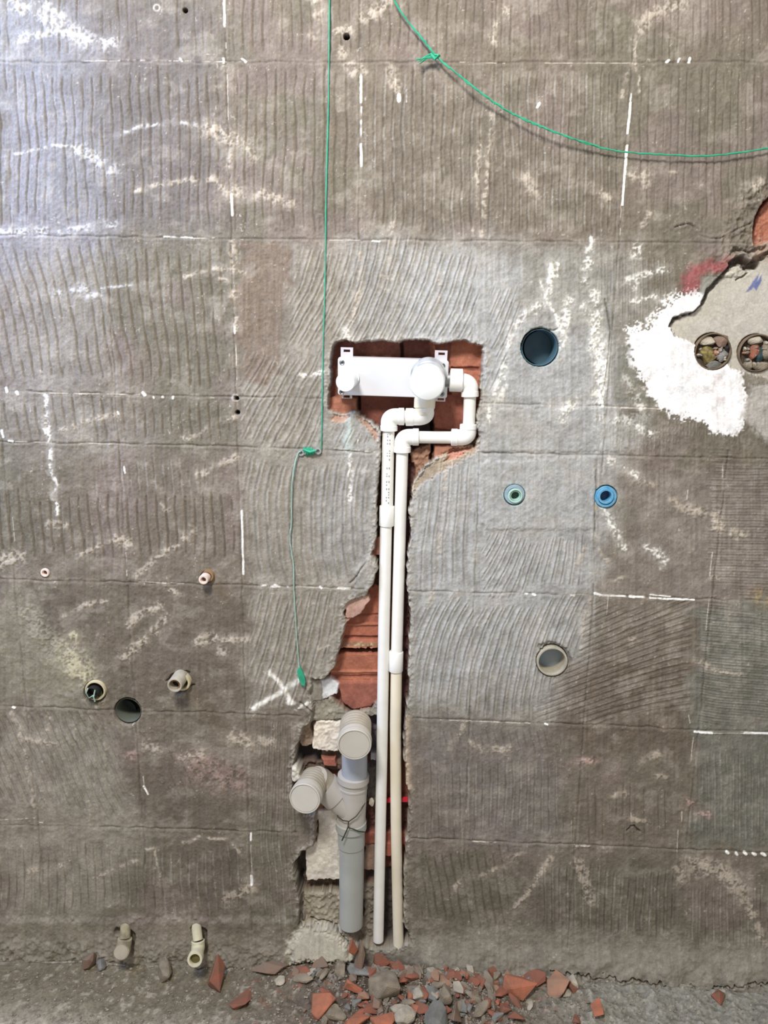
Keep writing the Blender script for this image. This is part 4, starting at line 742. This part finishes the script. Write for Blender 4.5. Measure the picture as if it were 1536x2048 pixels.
mb = MB(); mb.add(*sweep([at(176, 1376, -.015), at(172, 1386, -.02), at(178, 1396, -.016), at(188, 1390, -.02), at(190, 1380, -.018)], .0012, 8)); mb.add(*sweep([at(190, 1383, -.016), at(187, 1394, -.022), at(190, 1403, -.02)], .0013, 8)); mb.build('torn_thread', M_PALEG, s)
disc_mb(at(185, 1386, .004), OUT, .0165, .002).build('outlet_plug', mat('dark_olive', (74, 70, 56), .7, .2, 60, .1), s)
s = outlet('water_outlet', 357, 1369, 19, [('flange', 363, 1366, 17, 12, .014, .010, M_BEIGE), ('threaded_insert', 349, 1371, 14.5, 10.5, .03, .036, M_RINGP), ('inner_sleeve', 349, 1371, 10.3, 8.0, .02, .03, M_BRASS)], 'beige water outlet with grey tube end sticking out sideways, right of the open pipe hole', 'water outlet')
disc_mb(at(352, 1370, -.018), OUT, .0100, .002).build('outlet_plug', M_DARK, s)
s = outlet('wall_plug', 89, 1147, 8.5, [('plug_collar', 89, 1146, 8.8, 4.6, .012, .003, M_PINKW)], 'small pinkish white plug ring flush with the wall near the left edge', 'wall plug'); disc_mb(at(89, 1147, .004), OUT, .004, .002).build('plug_core', mat('plug_dark', (110, 90, 80), .7, .1, 60, .0), s)
s = outlet('wall_plug', 413, 1155, 12, [('plug_sleeve', 415, 1153, 12, 7.5, .012, .008, M_BRASS), ('plug_collar', 406.5, 1160, 9.6, 5, .026, .022, M_PINKW)], 'brown plug stub with pinkish white end sticking out, above the beige outlets', 'wall plug'); disc_mb(at(407, 1160, -.012), OUT, .0045, .002).build('plug_core', MATS['plug_dark'], s)

# clogged pipe mouths at the right edge
def clogged(cx, cy, r_px, seed, label, cols):
    c = at(cx, cy); r = px_r(cx, cy, r_px); s = empty('clogged_pipe', c, label, 'pipe opening', 'debris-packed pipe mouths at the right edge')
    ring_mb(c, OUT, r, r * .92, .02, -.001).build('pipe_rim', mat('brown_rim', (112, 94, 74), .8, .2, 60, .3), s)
    disc_mb(c - OUT * .010, OUT, r * .93, .004).build('packed_dirt', mat('packed_dirt_brown', (84, 70, 58), .95, .25, 120, .8), s)
    r3 = random.Random(seed)
    for _ in range(16):
        a_, q_ = r3.uniform(0, 6.28), r_px * math.sqrt(r3.random()) * .82
        cols = cols + [(q_ * math.cos(a_), q_ * math.sin(a_), r3.uniform(.07, .16), r3.uniform(.06, .14), r3.choice((M_STONE[0], M_STONE[2], M_BRICK[3], M_STONE[1], M_BRICK[2])))]
    for k, (dx, dy, sx, sy, m) in enumerate(cols):
        o, z = chunk('debris_lump', at(cx + dx, cy + dy, .008), (sx * r * 1.3, .010, sy * r * 1.3), m, seed + k, rot=(0, 0, 0), npt=26); w2 = Vector(o.location); o.parent = s; o.location = w2 - s.location
clogged(1427, 703, 37, 40, 'round pipe mouth packed with yellowish and grey debris beside the white paint', [(-14, -20, .42, .25, M_STONE[1]), (14, -20, .42, .34, M_BRICK[3]), (-14, 8, .48, .5, M_YELL), (16, 8, .34, .34, M_STONE[2]), (-2, 27, .4, .24, M_STONE[3]), (4, 2, .16, .16, M_BRICK[2]), (26, -4, .14, .3, M_DARK)])
clogged(1516, 706, 38, 60, 'round pipe mouth packed with red and grey debris, cut by the right edge', [(-8, -26, .4, .22, M_STONE[1]), (-8, -2, .3, .42, M_BRICK[1]), (4, 4, .22, .4, mat('dark_teal_lump', (44, 66, 70), .9, .2, 60, .4)), (18, -4, .34, .5, M_STONE[0]), (-20, 22, .26, .3, M_STONE[0]), (6, 26, .5, .2, M_STONE[0])])
# elbows sticking out of the wall foot
def foot_elbow(pts, r0, open_px, ro, label, plug):
    s = empty('pipe_elbow', at(pts[0][0], pts[0][1]), label, 'pipe elbow'); ML = M_BEIGEL if plug else M_BEIGED; P = [at(x, y, yy) for x, y, yy in pts]
    mb = MB(); mb.add(*sweep(P[:3], [r0 * .96, r0, r0], 24)); mb.build('pipe_stub', ML, s)
    mb = MB(); mb.add(*sweep([P[2], P[2] + (P[3] - P[2]) * .06] + arc(P[2] + (P[3] - P[2]) * .3, P[3], P[4], 6), [r0 * 1.1, r0 * 1.36] + [r0 * 1.36] * 3 + [r0 * 1.3] * 4, 28, cap=not plug)); mb.build('elbow_body', ML, s)
    ax = (P[4] - P[3]).normalized(); ring_mb(P[4], ax, r0 * 1.5, r0 * 1.02, .012, .003, rim=.0008).build('socket_rim', ML, s)
    if plug: disc_mb(P[4] - ax * .006, ax, r0 * 1.1, .002).build('socket_inside', mat('socket_olive', (96, 86, 44), .7, .2, 60, .1), s)
    else: disc_mb(P[4] + ax * .004, ax, r0 * 1.3, .003).build('socket_cap', M_COLL, s)
M_BEIGED = mat('dusty_ivory_fitting', (168, 158, 130), .8, .12, 60, .3, rgb2=(128, 116, 94))
M_BEIGEL = mat('ivory_fitting', (206, 198, 168), .5, .08, 40, .08)
foot_elbow([(394, 1842, .012), (393, 1856, -.004), (396, 1880, -.014), (397, 1902, -.02), (390, 1918, -.052)], .0092, None, 0, 'open ivory pipe elbow pointing out of the wall foot, left of the red shards', True)
foot_elbow([(252, 1838, .012), (251, 1852, -.002), (250, 1876, -.012), (248, 1895, -.016), (243, 1903, -.034)], .0098, None, 0, 'dusty ivory capped pipe elbow at the wall foot, half buried in rubble', False)

# ------------------------------------------------------------------ strings and hanger strip
def cord(name, pts, r, m, parent=None, seg=7, wob=.0006, seed=1, sub=6, origin=None):
    P = [Vector(p) for p in pts]; out = []; r_ = random.Random(seed)
    for i in range(len(P) - 1):
        p0, p1, p2, p3 = P[max(i - 1, 0)], P[i], P[i + 1], P[min(i + 2, len(P) - 1)]
        for k in range(sub):
            t = k / sub; out.append(.5 * ((2 * p1) + (p2 - p0) * t + (2 * p0 - 5 * p1 + 4 * p2 - p3) * t * t + (3 * p1 - p0 - 3 * p2 + p3) * t ** 3) + Vector((r_.uniform(-wob, wob), 0, r_.uniform(-wob, wob))))
    out.append(P[-1]); mb = MB(); mb.add(*sweep(out, [r * r_.uniform(.75, 1.25) for _ in out], seg)); return mb.build(name, m, parent, origin=origin)
zt = at(660, -120, -.004)
st = cord('green_string', [at(662, -260, -.004), at(661, -100, -.004), at(659, 0, -.004), at(657, 200, -.004), at(652, 400, -.004), at(650, 560, -.004), at(646, 700, -.004), at(644, 830, -.004), at(642, 898, -.004)], .0010, M_GREEN, wob=.0001, origin=at(642, 898, -.004))
tag(st, 'thin green string hanging straight down from above to the metal hanger strip', 'string')
s = empty('plumb_string', at(600, 1360, -.004), 'dusty green string hanging below the hanger strip, taped at its lower end', 'string')
cord('string_length', [at(602, 902, -.006), at(594, 912, -.005), at(585, 960, -.005), at(583, 1040, -.004), at(580, 1080, -.004), at(587, 1130, -.004), at(588, 1180, -.004), at(592, 1250, -.004), at(597, 1320, -.004), at(599, 1338, -.004)], .0013, M_PALEG, s, wob=.0003)
mb = MB(); a, b = at(597, 1333, -.006), at(607, 1372, -.006); d_ = (b - a).normalized(); sx = d_.cross(OUT).normalized()
L = (b - a).length; mb.add(*prism([(0, -.0025), (L * .45, -.0062), (L * .8, -.0055), (L, -.002), (L * .92, .003), (L * .6, .0050), (L * .2, .0045)], a, d_, sx, OUT, -.0022, .001)); mb.build('tape_tab', M_GREEN, s, smooth=False)
s = empty('hanger_strip', at(618, 902, -.002), 'small perforated metal strip fixed to the wall at the tile joint, holding both strings', 'metal strip')
mb = MB(); a, b = at(597, 906, -.0025), at(640, 902, -.0025); d_ = (b - a).normalized(); up_ = OUT.cross(d_).normalized(); L = (b - a).length
if up_.z < 0: up_ = -up_
mb.add(*prism(rrect(.009, -.0032, L - .009, .0032, .001), a, d_, up_, OUT, -.002, .001)); mb.build('strip_body', M_ZINC, s, smooth=False)
for px, py in ((602, 905), (636, 902)): ring_mb(at(px, py, -.0025), OUT, .0058, .0026, .002, .001, 20, .0003).build('eyelet', M_ZINC, s)
kn = MB()
for i in range(5): kn.add(*sweep([at(609 + i * 3.4, 895.5 + (i % 2), -.002), at(610 + i * 3.4, 899, -.0065), at(612 + i * 3.4, 906, -.0065), at(613 + i * 3.4, 909.5, -.002)], .0015, 7))
kn.add(*sweep([at(606, 899, -.007), at(620, 904, -.0085), at(632, 901, -.007)], .0022, 7)); tag(kn.build('string_winding', M_GREEN, origin=at(618, 902, -.005)), 'green string wound round the middle of the small metal strip', 'string')
s = empty('slack_string', at(870, 118, -.012), 'green string sagging from the top across to the right edge with a frayed knot', 'string')
DS = [(760, -120, -.03), (783, -20, -.02), (793, 8, -.014), (815, 42, -.012), (845, 78, -.011), (872, 112, -.012), (905, 140, -.016), (945, 172, -.020), (985, 202, -.018), (1016, 222, -.016), (1060, 243, -.018), (1110, 264, -.018), (1160, 282, -.014), (1215, 298, -.010), (1250, 304, -.010), (1320, 309, -.010), (1400, 312, -.010), (1460, 308, -.009), (1520, 299, -.008), (1600, 288, -.006), (1720, 270, -.004)]
cord('string_length', [at(*p) for p in DS], .0013, M_GREEN, s, wob=.0005, sub=7)
cord('string_strand', [at(p[0] + 1.5, p[1] + 1.6, p[2] - .001) for p in DS[4:14]], .0009, M_GREEN, s, wob=.0011, sub=8, seed=5)
kn = MB(); r_ = random.Random(9)
for i in range(6):
    e = at(834 + r_.uniform(-4, 14), 122 + r_.uniform(-8, 8), -.012 - r_.uniform(0, .006)); kn.add(*sweep([at(872, 113, -.012), at(858 + r_.uniform(-3, 3), 112 + r_.uniform(-4, 5), -.015), e], [.0012, .0011, .0005], 6))
kn.add(*sweep([at(862, 108, -.014), at(870, 118, -.017), at(878, 112, -.014), at(868, 110, -.012)], .0022, 8)); kn.build('knot', M_GREEN, s)

# ------------------------------------------------------------------ rubble: every bigger piece by itself
def on_floor(px, py, size, m, seed, label, kind='brick_shard', cat='brick fragment', lift=0.0, rot=None, flat=1.0, group=None):
    size = tuple(q * (1.3 if kind == 'brick_shard' else 1.12) for q in size); p = at_floor(px, py, size[2] * .6 + lift); o, zm = chunk(kind, p, size, m, seed, flat, label, cat, group, rot)
    o.location.z = FLOOR + floor_h(p.x, p.y) - zm - size[2] * .22 + lift; q = at_floor(px, py, (o.location.z - FLOOR)); o.location.x, o.location.y = q.x, q.y
    # keep it in front of the wall
    ymax = max(v_.co.y for v_ in o.data.vertices); o.location.y = min(o.location.y, -.008 - ymax)
    return o
B, T = M_BRICK, M_STONE
on_floor(441, 1945, (.022, .013, .034), B[1], 101, 'tall dark red brick shard leaning at the wall foot, right of the open elbow', rot=(-.5, .25, .2))
on_floor(494, 1998, (.030, .026, .010), B[1], 102, 'flat red brick piece lying apart on bare screed below the leaning shard', rot=(0, .1, .2))
on_floor(540, 1934, (.045, .012, .010), B[3], 103, 'long low dusty brick sliver lying along the wall foot left of the pale slab', rot=(0, .1, .05))
on_floor(648, 2012, (.021, .030, .020), B[0], 104, 'bright orange wedge of brick at the bottom, leftmost of the big orange ones', rot=(.3, .2, .3))
on_floor(640, 1925, (.017, .012, .026), B[3], 105, 'upright brownish tile-like slab below the pale plaster slab', 'brick_shard', rot=(-.4, .1, 0))
on_floor(722, 1878, (.010, .012, .040), B[3], 106, 'tall narrow brown brick spike standing against the wall under the waste pipe', lift=.004, rot=(-.15, .1, .1))
on_floor(762, 1900, (.018, .012, .022), B[1], 107, 'reddish brick piece piled at the foot of the left white pipe', lift=.006)
on_floor(706, 1868, (.010, .012, .018), B[0], 108, 'small orange brick bit directly below the end of the waste pipe', lift=.035)
on_floor(796, 1916, (.016, .014, .013), B[1], 109, 'dull red brick lump at the foot of the right white pipe', lift=.003)
on_floor(778, 1935, (.026, .012, .010), B[1], 110, 'wide flat red brick chip just above the large round mortar lump')
on_floor(771, 1972, (.038, .030, .028), T[0], 111, 'largest rounded grey-brown mortar lump in the rubble heap', 'mortar_lump', 'mortar lump', rot=(0, 0, 0))
on_floor(720, 1932, (.028, .018, .016), T[2], 112, 'grey mortar lump up and left of the largest rounded lump', 'mortar_lump', 'mortar lump')
on_floor(683, 1930, (.018, .014, .014), T[0], 113, 'light mottled mortar crumb between the upright brown slab and grey lump', 'mortar_lump', 'mortar lump')
on_floor(706, 1972, (.020, .010, .010), B[0], 114, 'small orange-red splinter left of the largest rounded lump')
on_floor(726, 1996, (.014, .013, .011), B[2], 115, 'pinkish brick bit below the orange-red splinter')
on_floor(672, 2028, (.020, .016, .014), T[0], 116, 'pale grey-green stone right of the leftmost orange wedge at the bottom', 'mortar_lump', 'mortar lump')
on_floor(716, 2044, (.032, .024, .016), B[0], 117, 'large flat orange brick shard cut by the bottom edge, left of the largest lump', rot=(.2, .1, .5))
on_floor(765, 2042, (.024, .020, .015), B[0], 118, 'orange brick shard at the bottom edge directly below the largest rounded lump', rot=(.2, .3, -.4))
on_floor(809, 2030, (.022, .018, .016), T[1], 119, 'pale rounded stone at the bottom right of the largest rounded lump', 'mortar_lump', 'mortar lump')
on_floor(841, 1984, (.018, .015, .014), T[1], 120, 'knobbly whitish mortar crumb right of the largest rounded lump', 'mortar_lump', 'mortar lump')
on_floor(826, 1942, (.022, .014, .013), B[3], 121, 'brownish pink flat brick piece up and right of the largest lump')
on_floor(862, 1946, (.012, .012, .012), T[1], 122, 'small pale grey stone right of the brownish pink piece', 'mortar_lump', 'mortar lump')
on_floor(890, 1992, (.013, .016, .016), T[0], 123, 'grey-green oblong stone right of the knobbly whitish crumb', 'mortar_lump', 'mortar lump')
on_floor(892, 1940, (.008, .006, .007), B[0], 124, 'tiny bright orange chip in the middle of the heap')
on_floor(844, 2018, (.017, .012, .012), B[1], 125, 'reddish brown chip below the knobbly whitish crumb')
on_floor(873, 2036, (.034, .022, .016), T[3], 126, 'bluish grey stone cut by the bottom edge', 'mortar_lump', 'mortar lump')
on_floor(916, 2024, (.026, .018, .014), B[3], 127, 'dusty reddish brick piece right of the bluish grey stone')
on_floor(964, 1962, (.016, .012, .016), B[1], 128, 'dark red triangular brick chip, right part of the heap')
on_floor(982, 1924, (.012, .008, .012), B[1], 129, 'small red brick chip against the wall foot above the dark triangular one')
on_floor(992, 1952, (.012, .010, .011), T[0], 130, 'small grey-green pebble beside the dark triangular chip', 'mortar_lump', 'mortar lump')
on_floor(1042, 1968, (.034, .022, .022), B[0], 131, 'big bright orange-red brick fragment, front one of the pair on the right', rot=(.35, .1, -.1))
on_floor(1064, 1946, (.026, .012, .026), B[1], 132, 'red-brown brick fragment leaning behind the big bright orange-red one', rot=(-.3, .5, -.2))
on_floor(1116, 1965, (.028, .020, .016), B[2], 133, 'rounded pinkish brick fragment right of the big bright orange-red one')
on_floor(1195, 2022, (.020, .012, .007), B[0], 134, 'flat orange chip lying alone on the screed, right of the heap at the bottom')
on_floor(1441, 1994, (.018, .012, .008), B[1], 135, 'lone dull red chip on the floor near the right edge')
on_floor(1030, 2036, (.016, .012, .010), B[1], 136, 'reddish chip at the bottom between the heap and the lone flat orange chip')
on_floor(193, 1896, (.016, .012, .018), B[3], 137, 'rounded brownish pink stone at the wall foot, left of the capped elbow', 'mortar_lump', 'mortar lump')
on_floor(222, 1890, (.013, .010, .012), T[2], 138, 'small grey stone touching the capped elbow on its left', 'mortar_lump', 'mortar lump')
on_floor(937, 1914, (.010, .010, .014), T[1], 139, 'cream coloured crumb high against the wall foot right of the white pipes', 'mortar_lump', 'mortar lump')
on_floor(348, 1894, (.030, .014, .016), T[0], 140, 'tan mortar lump at the wall foot between the two elbows', 'mortar_lump', 'mortar lump')
on_floor(560, 1962, (.012, .010, .005), T[1], 141, 'small flat pale flake on the screed above the leftmost orange wedge', 'mortar_lump', 'mortar lump')
on_floor(1140, 1945, (.018, .010, .012), T[1], 142, 'pale mortar crumb behind the rounded pinkish fragment at the wall foot', 'mortar_lump', 'mortar lump')

# small crumbs: a dozen shapes, copied as individuals
protos = []
for k in range(12):
    m = (B + T)[k % 8] if k < 8 else (T[0], T[2], T[1], B[1])[k - 8]
    o, zm = chunk('brick_crumb' if m in B else 'mortar_crumb', (0, 0, 0), (.006 + .003 * (k % 3), .005 + .002 * (k % 2), .0045), m, 300 + k, npt=12); protos.append((o, zm, m in B))
rr = random.Random(21); used = set()
COLN = ['orange brick', 'dark red brick', 'pinkish brick', 'dusty brown brick', 'tan mortar', 'whitish mortar', 'grey mortar', 'bluish grey mortar', 'tan mortar', 'grey mortar', 'whitish mortar', 'dark red brick']
for i in range(400):
    k = rr.choice((0, 1, 1, 2, 3, 3, 4, 4, 5, 6, 6, 7, 8, 8, 9, 9, 10, 11))
    if k == 7 and rr.random() < .6: k = 8
    o, zm, isb = protos[k]
    if k in used: o = o.copy(); link(o)
    used.add(k)
    px = min(max(rr.gauss(856, 112), 600), 1260); py = rr.uniform(1915, 2050) if rr.random() < .7 else rr.uniform(1905, 1945)
    p = at_floor(px, py); sc_ = rr.choice((.6, .8, .95, 1.2, 1.5, 1.9, 2.3)); y_ = min(p.y, -.016 - .006 * sc_)
    o.scale = (sc_, sc_ * rr.uniform(.7, 1.2), sc_); o.rotation_euler = (0, 0, rr.uniform(0, 6.28))
    o.location = (p.x, y_, FLOOR + floor_h(p.x, y_) - zm * sc_ * .75)
    size = 'tiny' if sc_ < 1 else 'small'
    zone = 'left of the largest mortar lump' if px < 735 else 'at the foot of the white pipes' if px < 860 else 'in the right half of the heap' if px < 1000 else 'beside the big orange-red fragment'
    if py > 2000: zone = zone.replace('at the foot of the white pipes', 'at the bottom edge below the white pipes') + (' by the bottom edge' if not 735 <= px < 860 else '')
    tag(o, '%s %s crumb %s' % (size, COLN[k], zone), 'brick crumb' if isb else 'mortar crumb', '%s %s crumbs %s' % (size, COLN[k], zone))
# grit nobody could count
g = MB(); rr = random.Random(33)
for i in range(4200):
    q = rr.random()
    px = rr.gauss(860, 130) if q < .6 else (rr.uniform(90, 260) if q < .7 else rr.uniform(-60, 1600)); py = rr.uniform(1905, 2060) if q < .6 else (rr.uniform(1890, 1915) if q < .7 else rr.uniform(1925, 2060))
    p = at_floor(px, py); y_ = min(p.y, -.012); s_ = rr.uniform(.0010, .0030); z_ = FLOOR + floor_h(p.x, y_) + s_ * .4
    a = rr.uniform(0, 3.14); ca, sa = math.cos(a), math.sin(a); V_ = []
    for dx, dy, dz in ((1, 0, 0), (0, 1, 0), (-1, 0, .1), (0, -1, 0), (.1, 0, .9), (0, .1, -.9)):
        dx *= rr.uniform(.7, 1.3); dy *= rr.uniform(.7, 1.3); V_.append((p.x + (dx * ca - dy * sa) * s_, y_ + (dx * sa + dy * ca) * s_, z_ + dz * s_))
    g.add(V_, [(0, 1, 4), (1, 2, 4), (2, 3, 4), (3, 0, 4), (1, 0, 5), (2, 1, 5), (3, 2, 5), (0, 3, 5)])
tag(g.build('grit', mat('mixed_grit', (170, 160, 142), .95, .2, 90, .3, rgb2=(96, 84, 74)), smooth=False, origin=(0, -.05, FLOOR)), 'fine loose mortar grit strewn over the floor along the wall', 'grit', kind='stuff')
